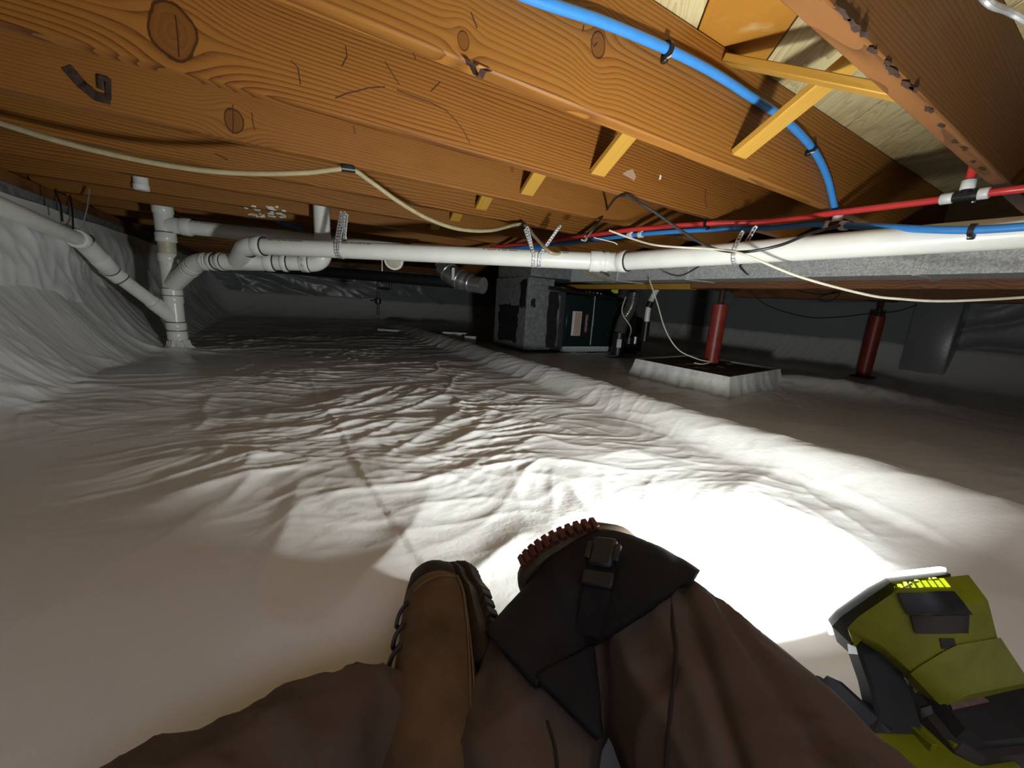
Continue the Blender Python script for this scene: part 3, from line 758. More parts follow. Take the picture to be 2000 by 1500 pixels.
# ------------------------------------------------------------------ tan hose, cables
hA = az(-60, 222, .872); hB = az(680, 330, JB-.012); hC = az(1020, 438, JB-.012)
hp = [ap(x, y, hA, hB) for x, y in ((-60, 222), (0, 240), (100, 271), (200, 297), (300, 318), (400, 333), (500, 339), (600, 337))] + [hB] + \
     [ap(x, y, hB, hC) for x, y in ((720, 352), (780, 395), (840, 429), (900, 448), (960, 450))] + [hC]
hD = ay(1075, 493, 2.06)
hp += [ap(1045, 463, hC, hD), hD, ay(1110, 500, 2.2), ay(1150, 535, 2.6), ay(1200, 551, 3.0)]
o = thing('tan_hose', hB, 'long tan plastic hose sagging below the joists from the left edge', 'hose')
obj('tube', MB().tube(crv(hp, 8), .0085, 14), M['hose'], o)
hd = (hp[9]-hp[7]).normalized()
part(obj('clamp', MB().tube([hB-hd*.022, hB+hd*.022], .011, 12).box(hB+Z*.006, hd*.02, hd.cross(Z).normalized()*.012, Z*.006, .002), M['black'], o), 'black clamp at the joist')
part(obj('clamp', MB().tube([hC-hd*.01, hC+hd*.01], .0105, 12).box(hC+Z*.006, hd*.01, hd.cross(Z).normalized()*.01, Z*.006, .002), M['black'], o), 'black clamp at the joist')
def cable(name, pts, r, mat, label, cat='cable', n=8): return tag(obj(name, MB().tube(crv(pts, n), r, 8), M[mat]), label, cat)
kA = az(1212, 382, JB-.004)
kB = ay(1390, 484, 1.64)
cable('black_cable', [ay(1140, 470, 2.0), az(1165, 440, .85), ap(1185, 410, kA, kA+U*.3+V*.4), kA, ap(1260, 402, kA, kB), ap(1330, 450, kA, kB), kB, ay(1450, 492, 1.54), ay(1520, 480, 1.48), ay(1580, 457, 1.48), ay(1640, 440, 1.56)], .0055, 'wire_b', 'black cable drooping from the amber joist to the blue tee')
cable('white_cable', [ay(1190, 450, 1.9), ay(1240, 468, 1.85), ay(1290, 480, 1.75), ay(1400, 487, 1.62), ay(1450, 496, 1.5), ay(1560, 540, 1.42), ay(1690, 575, 1.36), ay(1760, 584, 1.32), ay(1850, 588, 1.28), ay(2010, 580, 1.22), ay(2150, 566, 1.15)], .0042, 'wire_w', 'thin cream cable sweeping across in front of the duct')
cable('thermostat_wire', [ay(1268, 545, 2.9), ay(1283, 590, 2.85), ay(1300, 645, 2.8), ay(1325, 683, 2.75), ay(1362, 701, 2.72), ay(1386, 707, 2.74), ay(1372, 711, 2.68), ay(1356, 709, 2.66)], .0045, 'wire_w', 'white wire hanging down to the post footing', 'wire')
cable('loop_wire', [ay(1283, 520, 1.97), ay(1300, 532, 1.97), ay(1330, 538, 1.97), ay(1366, 520, 1.95)], .004, 'wire_b', 'short black wire loop under the right white pipe', 'wire')
cable('loop_wire', [ay(1450, 515, 2.3), ay(1446, 522, 2.3), ay(1470, 541, 2.4), ay(1520, 548, 2.5), ay(1600, 552, 2.6), ay(1690, 560, 2.7)], .004, 'wire_b', 'black wire bent under the galvanized duct', 'wire')
cable('slack_wire', [ay(1462, 566, 3.0), ay(1500, 597, 3.0), ay(1575, 619, 3.0), ay(1640, 619, 3.0), ay(1700, 612, 3.05), ay(1750, 608, 3.1), ay(1790, 596, 3.2)], .004, 'wire_b', 'slack black wire hanging in front of the far right wall', 'wire')
cable('slack_wire', [ay(1520, 560, 3.2), ay(1600, 575, 3.2), ay(1640, 572, 3.2), ay(1620, 588, 3.2), ay(1600, 580, 3.2), ay(1690, 556, 3.2)], .0035, 'wire_b', 'tangled black wire under the wooden girder', 'wire')
cable('grey_cable', [av(1900, -30, .33), av(1935, 8, .30), av(1970, 22, .30), av(2010, 45, .28), av(2060, 80, .28)], .006, 'zinc', 'grey cable at the top right corner')
cable('hook_end', [ay(1135, 468, 2.0), ay(1143, 470, 2.0), ay(1146, 465, 2.0), ay(1142, 461, 2.0)], .004, 'hose', 'small curled cream wire end below the black cable', 'wire')
cable('twisted_wire', [ay(1160, 464, 1.98), ay(1185, 470, 1.98), ay(1200, 474, 1.98), ay(1206, 478, 1.98)], .002, 'wire_w', 'tiny loose pale wire under the red pipe', 'wire')
cable('far_blue_pipe', [W(.3, 3.4, .86), W(.8, 3.3, .85), W(1.3, 3.0, .84), W(1.66, 2.4, .85)], XR, 'blue_pex', 'dim blue pipe behind the long white pipe', 'pipe')
cable('far_blue_pipe', [ay(540, 432, 2.75), ay(565, 440, 2.75), ay(592, 448, 2.75)], XR, 'blue_pex', 'short glimpse of blue pipe left of the riser', 'pipe')

# ------------------------------------------------------------------ girders, posts, footing
o = tag(obj('girder', MB().ubox((2.70, -1.25, .645), (2.83, 1.94, JB-.002), .004), M['girder']), 'brown wooden girder under the joists behind the duct', 'beam')
tag(obj('girder', MB().ubox((4.40, -1.25, .668), (4.52, 2.6, JB-.002), .004), M['girder']), 'dim wooden girder further right above the second red post', 'beam')
tag(obj('support_board', MB().ubox((2.70, 1.95, .640), (2.80, 4.0, .685), .003), M['pine']), 'yellow board above the furnace under the duct', 'board')
def post(c, zb, zt, label):
    o = thing('jack_post', Vector((c.x, c.y, zb)), label, 'post', 'red steel jack posts')
    c0 = Vector((c.x, c.y, 0))
    H_ = zt-zb
    obj('tube', MB().tube([c0+Z*(zb+.006), c0+Z*(zb+H_*.8), c0+Z*(zb+H_*.805)], [.052, .052, .047], 24), M['post'], o)
    obj('screw', MB().tube([c0+Z*(zb+H_*.8), c0+Z*(zt-.008)], .019, 14), M['rust'], o)
    for k in range(5): obj('thread', MB().ring(c0+Z*(zb+H_*(.83+.03*k)), Z, .022, .005, 14), M['rust'], o)
    obj('base_plate', MB().ubox((c.dot(U)-.075, c.dot(V)-.075, zb), (c.dot(U)+.075, c.dot(V)+.075, zb+.006)), M['rust'], o)
    obj('top_plate', MB().ubox((c.dot(U)-.08, c.dot(V)-.08, zt-.008), (c.dot(U)+.08, c.dot(V)+.08, zt)), M['rust'], o)
    return o
pc1 = au(1388, 703, 2.76); PZ = .105
post(W(2.765, pc1.dot(V)), PZ, .645, 'red steel jack post standing on the wrapped footing')
pc2 = az(1682, 736, 0.0)
post(W(4.455, pc2.dot(V)), fz(W(4.455, pc2.dot(V)))-.004, .668, 'darker red jack post further right near the wall')
# wrapped footing block
ft = thing('footing', W(2.55, 1.75, -.05), 'square concrete footing wrapped in white sheet with a bare dirty top', 'footing')
c4 = [az(1242, 702, PZ), az(1425, 738, PZ), az(1523, 722, PZ)]
c4.append(c4[0]+(c4[2]-c4[1]))
cen = sum(c4, Vector())/4
obj('slab', MB().prism([q*.97+cen*.03-Z*(PZ+.06) for q in c4], Z*(PZ+.052)), plain('dirty_slab', (.10, .085, .07), .9, 0, .3, .5, 20, .6), ft)
wrap = MB(); rings = [[], [], [], []]
for i in range(4):
    a, b = c4[i], c4[(i+1) % 4]
    for k in range(24):
        t = k/24; q = a.lerp(b, t); outd = (q-cen); outd.z = 0; outd.normalize()
        wv_ = .010*math.sin(k*1.9+i)+.008*math.sin(k*3.7)+.006*math.sin(k*.8)
        for ri, (zz_, of) in enumerate(((PZ+.004, -.012), (PZ+.006, .004), (.05, .02+wv_*.6), (-.03, .055+wv_))):
            p_ = Vector((q.x, q.y, 0))+outd*of; rings[ri].append(p_+Z*zz_)
wrap.loft(rings, False); part(obj('wrap', wrap, M['foam'], ft, 30), 'white sheet wrapped and taped round the sides')
rnd = random.Random(3)
for k in range(9):
    q = c4[0].lerp(c4[1], rnd.uniform(.2, .9)).lerp(c4[3].lerp(c4[2], .5), rnd.uniform(.15, .9)); a_ = rnd.uniform(0, 3)
    L = rnd.uniform(.02, .05); d_ = Vector((math.cos(a_), math.sin(a_), 0))
    obj('debris', MB().box(Vector((q.x, q.y, PZ+.0)), d_*L, d_.cross(Z)*.008, Z*.004, .001), M['girder'], ft)

# ------------------------------------------------------------------ galvanized duct
DU0, DB_ = 2.38, .688
dt = thing('supply_duct', W(2.55, 1.2, DB_), 'galvanized sheet metal duct running under the joists behind the white pipe', 'duct')
obj('trunk', MB().ubox((DU0, -1.25, DB_), (2.68, 3.0, .872), .003), M['galv'], dt)
for v in (-.5, .62, 1.75, 2.4):
    obj('seam_cleat', MB().ubox((DU0-.008, v-.012, DB_-.008), (2.688, v+.012, .876), .002), M['galv'], dt)
obj('bottom_flange', MB().ubox((DU0-.003, -1.25, DB_-.004), (DU0+.012, 3.0, DB_+.008)), M['galv'], dt)
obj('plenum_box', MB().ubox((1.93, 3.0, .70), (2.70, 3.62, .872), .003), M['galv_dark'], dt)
# ------------------------------------------------------------------ furnace lying on its side
FU, FV = 1.955, 3.08
fu = thing('furnace', W(2.6, 3.4, 0), 'dark horizontal furnace with grey sheet metal plenum standing on the liner', 'furnace')
fz0 = .02
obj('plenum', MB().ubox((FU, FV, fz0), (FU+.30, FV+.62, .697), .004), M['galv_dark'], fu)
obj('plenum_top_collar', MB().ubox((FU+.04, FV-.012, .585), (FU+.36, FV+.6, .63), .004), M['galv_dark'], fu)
# brushed mastic: irregular patches on the plenum faces
def patch(name, cu, cv, face, pts, mat, label=None):
    if face == 'u': poly = [W(cu-.003, cv+a, b) for a, b in pts]; off = U*-.002
    else: poly = [W(cu+a, cv-.003, b) for a, b in pts]; off = V*-.002
    q = obj(name, MB().prism(poly, off), M[mat], fu)
    if label: q['label'] = label
    return q
rnd = random.Random(5)
def blob(x0, x1, y0, y1, n=34, j=.018):
    out = []
    for k in range(n):
        a = 2*math.pi*k/n; c_, s_ = math.cos(a), math.sin(a)
        m = max(abs(c_), abs(s_)); x = c_/m; y = s_/m
        out.append(((x0+x1)/2+x*(x1-x0)/2+rnd.uniform(-j, j), (y0+y1)/2+y*(y1-y0)/2+rnd.uniform(-j, j)))
    return out
patch('mastic_patch', FU, FV, 'u', blob(.14, .52, .08, .44), 'mastic', 'rough black mastic patch')
patch('mastic_patch', FU, FV, 'u', blob(.02, .12, .42, .66, 20), 'mastic')
patch('mastic_patch', FU, FV, 'v', blob(.05, .10, .42, .50, 12, .01), 'mastic')
patch('mastic_patch', FU, FV, 'v', blob(.245, .36, .04, .60, 30, .012), 'mastic')
obj('coil_case', MB().ubox((FU+.30, FV+.008, fz0), (FU+.46, FV+.6, .60), .004), plain('grey_dark_sheet', (.07, .075, .075), .45, .4), fu)
obj('drive_cleat', MB().ubox((FU+.375, FV-.006, .06), (FU+.385, FV+.01, .55)), M['chrome'], fu)
obj('latch', MB().ubox((FU+.36, FV-.012, .29), (FU+.40, FV+.01, .305)).ubox((FU+.355, FV-.012, .315), (FU+.41, FV+.01, .322)), M['chrome'], fu)
obj('cabinet', MB().ubox((FU+.46, FV, fz0+.02), (FU+1.22, FV+.56, .565), .006), M['cabinet'], fu)
d1 = obj('front_panel', MB().ubox((FU+.475, FV-.01, fz0+.05), (FU+.815, FV+.004, .545), .004), M['cabinet'], fu)
d2 = obj('front_panel', MB().ubox((FU+.83, FV-.01, fz0+.05), (FU+1.20, FV+.004, .545), .004), M['cabinet'], fu)
obj('handle_slot', MB().ubox((FU+1.02, FV-.013, .22), (FU+1.03, FV-.009, .38)), M['black'], d2)
obj('panel_edge', MB().ubox((FU+.818, FV-.008, fz0+.05), (FU+.827, FV+.004, .57)), M['galv'], fu)
obj('base_rail', MB().ubox((FU+.46, FV-.02, fz0-.02), (FU+1.24, FV+.04, fz0+.035), .004), M['galv'], fu)
# rating label with printed lines
lb = obj('warning_label', MB().ubox((FU+.545, FV-.012, .165), (FU+.665, FV-.0102, .41)), plain('label_paper', (.72, .62, .55), .6), d1)
for k in range(8):
    u_ = FU+.58+k*.0095
    obj('printed_line', MB().ubox((u_, FV-.0126, .172), (u_+.0042, FV-.0121, .40)), plain('label_brown_print', (.36, .17, .10), .7), lb)
obj('printed_band', MB().ubox((FU+.547, FV-.0126, .168), (FU+.574, FV-.0121, .407)), plain('label_light', (.78, .76, .74), .6), lb)
# brand badge, lettering runs upward
bu0, bu1, bz0, bz1 = FU+.715, FU+.752, .20, .385
bd_ = part(obj('brand_badge', MB().ubox((bu0, FV-.0125, bz0), (bu1, FV-.0102, bz1), .001), plain('badge_dark', (.03, .02, .024), .4), d1), 'small badge with white lettering in a red border')
mb = MB()
for a, b in (((bu0, bz0), (bu0+.003, bz1)), ((bu1-.003, bz0), (bu1, bz1)), ((bu0, bz0), (bu1, bz0+.003)), ((bu0, bz1-.003), (bu1, bz1))):
    mb.ubox((a[0], FV-.0132, a[1]), (b[0], FV-.0126, b[1]))
obj('badge_border', mb, plain('badge_red', (.55, .04, .08), .4), bd_)
def lettering(name, text, size, mat, mw, parent, ext=.0004):
    cu_ = bpy.data.curves.new(name, 'FONT'); cu_.body = text; cu_.size = size; cu_.align_x = 'CENTER'; cu_.align_y = 'CENTER'; cu_.extrude = ext
    tmp = bpy.data.objects.new(name, cu_); C.objects.link(tmp)
    dg = bpy.context.evaluated_depsgraph_get(); me = bpy.data.meshes.new_from_object(tmp.evaluated_get(dg)); bpy.data.objects.remove(tmp)
    me.transform(Matrix.Translation(-root_of(parent).location) @ mw); me.materials.clear()
    return link(name, me, mat, parent)
def frame(c, x, y):
    x = Vector(x).normalized(); y = Vector(y).normalized(); z = x.cross(y)
    return Matrix(((x.x, y.x, z.x, c.x), (x.y, y.y, z.y, c.y), (x.z, y.z, z.z, c.z), (0, 0, 0, 1)))
lettering('lettering', 'Goodman', .042, plain('badge_white', (.8, .72, .72), .4), frame(W((bu0+bu1)/2, FV-.0134, (bz0+bz1)/2), -Z, U), bd_)
# things fixed on top of the furnace: gas pipe, manifold, tag
g0, g1 = W(FU+.22, FV-.03, .612), W(FU+1.15, FV-.03, .565)
gp = tag(obj('gas_pipe', MB().tube([g0, g1, g1+U*.12-Z*.02], .016, 14), M['dark']), 'grey iron pipe lying along the top of the furnace', 'pipe')
for k in range(5):
    c_ = W(FU+.70+k*.05, FV+.0, .60+.004*(k % 2)); tag(obj('brass_fitting', MB().tube([c_-U*.012, c_-U*.006, c_+U*.006, c_+U*.012], [.008, .014, .014, .008], 10), M['chrome']), '%s small shiny fitting in the row on top of the furnace' % ('leftmost', 'second from left', 'middle', 'second from right', 'rightmost')[k], 'fitting', 'fittings in a row on the furnace')
c_ = ay(1203, 566, 4.05)
o = obj('yellow_tag', MB().box(c_, (.024, 0, 0), (0, .003, 0), (0, 0, .035), .001).box(c_+Vector((-.03, .01, .01)), (.012, 0, 0), (0, .003, .004), (0, 0, .03), .001), M['yellow_tag']); tag(o, 'bright yellow paper tag on the furnace pipes', 'tag')
# condensate trap and grey flexible vent at the furnace's right end
fx = [ay(1238, 575, 3.95), ay(1232, 600, 3.9), ay(1218, 625, 3.85), ay(1210, 650, 3.85)]
o = thing('vent_hose', fx[-1], 'clear corrugated vent hose beside the furnace end', 'hose')
pts = crv(fx, 14); obj('corrugated_tube', MB().tube(pts, [.055+.006*(k % 2) for k in range(len(pts))], 16), plain('smoky_hose', (.12, .12, .11), .25, .3), o)
obj('collar', MB().tube([pts[-1]-Z*.0, pts[-1]-Z*.22], .062, 18), M['black'], o)
c_ = pts[-1]-Z*.10+Vector((-.01, -.065, 0)); obj('sticker', MB().box(c_, (.022, 0, 0), (0, .003, 0), (0, 0, .04)), M['foam'], o)
pt_ = az(1225, 690, .02)
o = thing('condensate_pump', pt_, 'black condensate pump on the liner at the furnace end', 'pump')
obj('tank', MB().box(pt_+Z*.05+Vector((-.02, 0, 0)), U*.10, V*.07, Z*.05, .012), M['black'], o)
obj('motor', MB().tube([pt_+Z*.10, pt_+Z*.16], .05, 18), M['black'], o)
obj('outlet', MB().tube([pt_+Z*.1+U*.09, pt_+Z*.17+U*.09], .018, 12), M['zinc'], o)
obj('cord', MB().tube(crv([pt_+Z*.15, ay(1232, 640, 3.75), ay(1215, 610, 3.75), ay(1222, 580, 3.8)], 8), .006, 8), M['wire_w'], o)
wp = [ay(1286, 560, 3.6), ay(1272, 585, 3.6), ay(1266, 605, 3.6), ay(1263, 628, 3.6)]
o = thing('white_vent_pipe', wp[-1], 'curved white pipe with a black band right of the furnace', 'pipe')
obj('pipe', MB().tube(crv(wp, 8), .024, 16), M['pvc'], o)
obj('band', MB().tube([wp[1]+Vector((-.002, 0, -.02)), wp[2]+Vector((0, 0, .02))], .029, 16), M['black'], o)
obj('lower_coupling', MB().tube([wp[3], wp[3]-Z*.18], .034, 16), M['black'], o)
o = thing('blower_housing', W(3.42, 3.2, 0), 'round black fan housing in the shadow right of the furnace', 'fan')
obj('drum', MB().tube([W(3.36, 3.0, .22), W(3.36, 3.16, .22)], .17, 28), M['black'], o)
obj('hub', MB().tube([W(3.36, 2.975, .22), W(3.36, 3.0, .22)], .07, 20), M['dark'], o)
obj('foot', MB().ubox((3.24, 3.0, .0), (3.48, 3.16, .09), .006), M['black'], o)

# silver flexible duct elbow and the dark pipe behind the long pipe
fxp = [ay(865, 505, 3.6), ay(868, 520, 3.6), ay(882, 537, 3.55), ay(905, 549, 3.5), ay(925, 555, 3.45), ay(944, 558, 3.4)]
o = thing('silver_duct', fxp[2], 'shiny silver round duct elbow left of the furnace plenum', 'duct')
pts = crv(fxp, 6); obj('sections', MB().tube(pts, [.085 if 5 < k < 20 else .07 for k in range(len(pts))], 20), M['chrome'], o)
for k in (4, 10, 16, 22): 
    t_ = (pts[k+1]-pts[k]).normalized(); obj('crimp_ring', MB().ring(pts[k], t_, .091 if 5 < k < 20 else .077, .018, 22), M['chrome'], o)
t_ = ay(885, 535, 3.42); obj('foil_tape', MB().box(t_, (.012, 0, 0), (0, .002, 0), (0, 0, .05)), M['foam'], o)
dk0, dk1 = ay(610, 529, 3.9), ay(900, 553, 3.6)
o = thing('dark_pipe', dk0, 'dark round pipe slung behind the drain piping toward the furnace', 'pipe')
obj('pipe', MB().tube([dk0-(dk1-dk0)*.35, dk1], .05, 20), M['dark'], o)
obj('hanger_rod', MB().tube([dk0.lerp(dk1, .49)+Z*.04, dk0.lerp(dk1, .49)+Z*.30], .006, 8), M['zinc'], o)
vl = dk0.lerp(dk1, .46)
o = thing('hanging_valve', vl-Z*.30, 'black valve and stem hanging under the dark pipe', 'valve')
obj('stem', MB().tube([vl-Z*.04, vl-Z*.36], .012, 10), M['black'], o)
obj('valve_body', MB().tube([vl-Z*.20, vl-Z*.21, vl-Z*.25, vl-Z*.26], [.012, .03, .03, .012], 14), M['black'], o)
obj('bracket', MB().tube(bend(vl-Z*.05+Vector((.12, 0, 0)), vl-Z*.11+Vector((.12, 0, 0)), vl-Z*.11, .02), .012, 10), M['black'], o)
obj('lever', MB().box(vl-Z*.23+Vector((-.045, 0, .005)), (.03, 0, .006), (0, .006, 0), (0, 0, .006), .002), M['black'], o)
# pale foam blocks on the liner beyond
for (x0, x1, y, Y, lbl) in ((740, 858, 638, 4.9, 'long low pale foam strip on the far floor'), (866, 912, 637, 4.4, 'greyish foam block next to the plenum on the far floor'), (909, 931, 638, 4.15, 'small white foam block closest to the plenum')):
    a, b = ay(x0, y, Y), ay(x1, y, Y); fl_ = max(fz(a), fz(b))-.02; top = fl_+(.05 if x1 < 860 else .11)
    tag(obj('foam_block', MB().box(((a.x+b.x)/2, Y, (fl_+top)/2), ((b.x-a.x)/2, 0, 0), (0, .06, 0), (0, 0, (top-fl_)/2), .006), M['foam']), lbl, 'foam block')

# ------------------------------------------------------------------ work light (the only lamp in the space)
LF = Vector((-.20, .92, .29)).normalized()                # way the panel faces
LX = LF.cross(Z).normalized(); LZ = LX.cross(LF)
LC = ay(1738, 1186, .405)                                  # centre of the panel
def lp(x, y, z): return LC + LX*x + LF*y + LZ*z           # lamp's own frame
lm_y = plain('lime_green_plastic', (.205, .215, .008), .42, 0, .5, .18, 30)
lm_b = plain('black_rubber', (.020, .021, .023), .5, 0, .45, .25, 40)
lm_g = plain('dusty_dark_plastic', (.042, .036, .033), .6, 0, .4, .5, 25)
lamp = thing('work_light', Vector((LC.x+.02, LC.y-.08, 0)), 'lime green and black battery work light shining from the floor at lower right', 'lamp')
def octo(c, hw, hh, cut, y=0.0):
    ys = y if isinstance(y, list) else [y]*10
    return [c + LX*x + LZ*z + LF*y_ for y_, (x, z) in zip(ys, ((-hw, -hh*.30), (-hw, hh*.02), (-hw+cut*.55, hh*.72), (-hw+cut, hh), (hw-cut, hh), (hw-cut*.5, hh*.62), (hw, 0), (hw, -hh*.35), (hw-cut, -hh), (-hw+cut, -hh)))]
HW, HH, CT = .078, .057, .034
BZO = [-.024, -.023, -.020, -.004, -.0015, -.0015, -.003, -.01, -.02, -.024]
cB, cC, cD = ay(1772, 1194, .376), ay(1822, 1234, .356), ay(1862, 1292, .342)
obj('bezel', MB().loft([octo(LC, HW, HH, CT, .004), octo(LC, HW+.002, HH+.0015, CT, [max(-.004, q*.5) for q in BZO]), octo(LC+LX*.002, HW+.0, HH, CT, BZO)]), lm_b, lamp, 25)
head_mb = MB().loft([octo(LC+LX*.002, HW-.002, HH-.001, CT, [q+.001 for q in BZO]), octo(LC+LX*.003, HW-.001, HH+.001, CT, [q-.004 for q in BZO]), octo(cB, HW-.006, HH+.003, CT, 0), octo(cC, HW-.020, HH-.006, CT-.008), octo(cD, HW-.030, HH-.020, CT-.014)])
hd_ = obj('head_shell', head_mb, lm_y, lamp, 25)
M['lens'] = glow('lit_lens', (1, .98, .94), 3.0)
obj('lens', MB().loft([octo(LC, HW+.002, HH+.002, CT, .0042), octo(LC, HW+.003, HH+.003, CT, .0060), octo(LC, HW+.001, HH+.001, CT, .0095)]), M['lens'], lamp, 25)
from mathutils.bvhtree import BVHTree
hb = BVHTree.FromPolygons(head_mb.v, head_mb.f)
def onhead(px, py, off=.0015):
    d_ = ray(px, py); h_ = hb.ray_cast(EYE, d_)
    if h_[0] is None: h_ = hb.find_nearest(EYE+d_*(.42/d_.y)); n_ = h_[1]; p_ = h_[0]
    else: p_, n_ = h_[0], h_[1]
    if n_.dot(EYE-p_) < 0: n_ = -n_
    return p_ + n_*off
def decal(name, pxs, mat, off, thick, parent=hd_, nx=7, ny=5):
    """thin plate moulded on the surface inside four corners"""
    (ax_, ay_), (bx_, by_), (cx_, cy_), (dx_, dy_) = pxs
    lo_, hi_ = [], []
    for j in range(ny):
        for i in range(nx):
            a_, b_ = i/(nx-1), j/(ny-1)
            x_ = (ax_*(1-a_)+bx_*a_)*(1-b_)+(dx_*(1-a_)+cx_*a_)*b_; y_ = (ay_*(1-a_)+by_*a_)*(1-b_)+(dy_*(1-a_)+cy_*a_)*b_
            p_ = onhead(x_, y_, 0); n_ = (EYE-p_).normalized(); q_ = onhead(x_, y_, off); hi_.append(q_); lo_.append(p_-n_*thick)
    n_ = nx*ny; fs_ = []
    for j in range(ny-1):
        for i in range(nx-1):
            k_ = j*nx+i; fs_.append((k_, k_+1, k_+nx+1, k_+nx)); fs_.append((n_+k_, n_+k_+nx, n_+k_+nx+1, n_+k_+1))
    rim_ = [i for i in range(nx)] + [j*nx+nx-1 for j in range(1, ny)] + [(ny-1)*nx+i for i in range(nx-2, -1, -1)] + [j*nx for j in range(ny-2, 0, -1)]
    for k_ in range(len(rim_)): a_, b_ = rim_[k_], rim_[(k_+1) % len(rim_)]; fs_.append((a_, b_, n_+b_, n_+a_))
    return obj(name, MB().add(lo_+hi_, fs_), mat, parent, 30)
# lit vent slots along the top edge
vent_m = glow('lit_vent', (.55, .66, .02), .45)
for k in range(9):
    x0 = 1716+k*12.6; sl = 9+k*.6
    decal('vent_slot', ((x0+16, 1130), (x0+23.5, 1130), (x0+23.5+sl, 1147), (x0+16+sl, 1147)), vent_m, .0016, .002)
decal('vent_slot', ((1712, 1144), (1717, 1144), (1724, 1155), (1710, 1155)), vent_m, .0012, .002)
# black rubber panels on the back of the head
decal('rubber_panel', ((1752, 1157), (1856, 1156), (1890, 1197), (1772, 1198)), lm_b, .004, .008, lamp)
decal('back_grip', ((1778, 1200), (1886, 1199), (1884, 1234), (1786, 1234)), lm_g, .003, .007, lamp)
decal('rating_patch', ((1834, 1246), (1862, 1246), (1868, 1266), (1838, 1266)), lm_g, .0012, .003, lamp)
# battery pack low behind the head, toward the viewer
bc = az(1900, 1398, .052)
BX = Vector((.985, .12, .02)).normalized(); BY = Vector((-.10, .93, .34)); BY = (BY-BX*BY.dot(BX)).normalized(); BZ = BX.cross(BY)
def bpoly(hx, hy, cut, z): return [bc + BX*x_ + BY*y_ + BZ*z for x_, y_ in ((-hx, -hy+cut), (-hx+cut, -hy), (hx-cut, -hy), (hx, -hy+cut), (hx, hy-cut), (hx-cut*2, hy), (-hx+cut*2, hy), (-hx, hy-cut))]
bt_ = obj('battery', MB().loft([bpoly(.060, .034, .012, -.040), bpoly(.066, .040, .012, -.032), bpoly(.066, .040, .012, .012), bpoly(.060, .036, .012, .022)]), lm_g, lamp, 25)
obj('battery_rail', MB().loft([bpoly(.062, .030, .010, .021), bpoly(.058, .027, .010, .034)]), lm_b, bt_, 25)
bb_ = BVHTree.FromPolygons(*(lambda m_: (m_.v, m_.f))(MB().loft([bpoly(.060, .034, .012, -.040), bpoly(.066, .040, .012, -.032), bpoly(.066, .040, .012, .012), bpoly(.060, .036, .012, .022), bpoly(.058, .027, .010, .034)])))
hb_keep = hb; hb = bb_
decal('battery_label', ((1850, 1368), (1910, 1356), (1930, 1372), (1858, 1388)), plain('worn_label', (.20, .13, .11), .6, 0, .5, .4, 60), .002, .003, bt_)
decal('latch_button', ((1784, 1346), (1795, 1340), (1798, 1350), (1788, 1354)), plain('dull_cream', (.30, .29, .17), .6), .002, .003, bt_)
decal('logo_patch', ((1800, 1384), (1820, 1378), (1824, 1394), (1804, 1402)), plain('grey_logo', (.12, .12, .11), .6), .002, .003, bt_)
hb = hb_keep
obj('neck', MB().loft([octo(cD, HW-.028, HH-.018, CT-.014), octo(bc+BY*.006+BZ*.03, .056, .020, .012)]), lm_y, lamp, 25)
# folding stand: N-shaped black bracket
def bar(pts, hw, th, mat, name, wd, label=None):
    pts = [Vector(q) for q in pts]; mb = MB()
    rings = []
    for i, q in enumerate(pts):
        t_ = (pts[min(i+1, len(pts)-1)]-pts[max(i-1, 0)]).normalized(); s_ = Vector(wd); s_ = (s_-t_*s_.dot(t_)).normalized(); n_ = t_.cross(s_)
        h_ = hw[i] if isinstance(hw, (list, tuple)) else hw; c_ = .3*min(h_, th)
        rings.append([q+s_*a+n_*b for a, b in ((-h_, -th+c_), (-h_+c_, -th), (h_-c_, -th), (h_, -th+c_), (h_, th-c_), (h_-c_, th), (-h_+c_, th), (-h_, th-c_))])
    mb.loft(rings); q = obj(name, mb, mat, lamp, 25)
    if label: q['label'] = label
    return q
wdv = CX
bar([ay(1686, 1250, .378), ay(1700, 1275, .366), ay(1722, 1330, .352), ay(1742, 1400, .335), ay(1735, 1450, .322), ay(1705, 1472, .315)], [.014, .020, .021, .023, .023, .014], .010, lm_b, 'stand_arm', wdv, 'black pivot arm beside the head')
bar([ay(1606, 1330, .362), ay(1622, 1345, .355), ay(1668, 1395, .340), ay(1712, 1440, .326)], [.008, .014, .017, .018], .010, lm_b, 'stand_arm', (CX*.72+CY*.7))
bar([ay(1605, 1328, .362), ay(1600, 1360, .352), ay(1606, 1420, .330), ay(1650, 1540, .29)], [.010, .016, .024, .030], .010, lm_b, 'stand_arm', wdv)
part(decal('arm_emblem', ((1645, 1258), (1656, 1256), (1672, 1300), (1662, 1304)), plain('grey_emblem', (.10, .09, .08), .6), .012, .004, lamp), 'worn raised lettering plate')
# lime green foot on the floor
ftc = az(1800, 1500, .022)
ol = ((-.075, -.05), (.075, -.05), (.090, -.01), (.055, .035), (-.03, .04), (-.075, .02))
obj('base', MB().loft([[ftc+CX*a_*k_+Vector((0, 1, 0))*b_*k_+Z*z_ for a_, b_ in ol] for k_, z_ in ((1.05, -.022), (1.0, .010), (.8, .026))]), lm_y, lamp, 25)
for k in range(3):
    c_ = ftc+CX*(.0+.022*k)+Vector((0, 1, 0))*.012+Z*.026; obj('base_rib', MB().box(c_, CX*.003, Vector((0, .016, -.004)), Z*.006, .001), lm_y, lamp, 25)
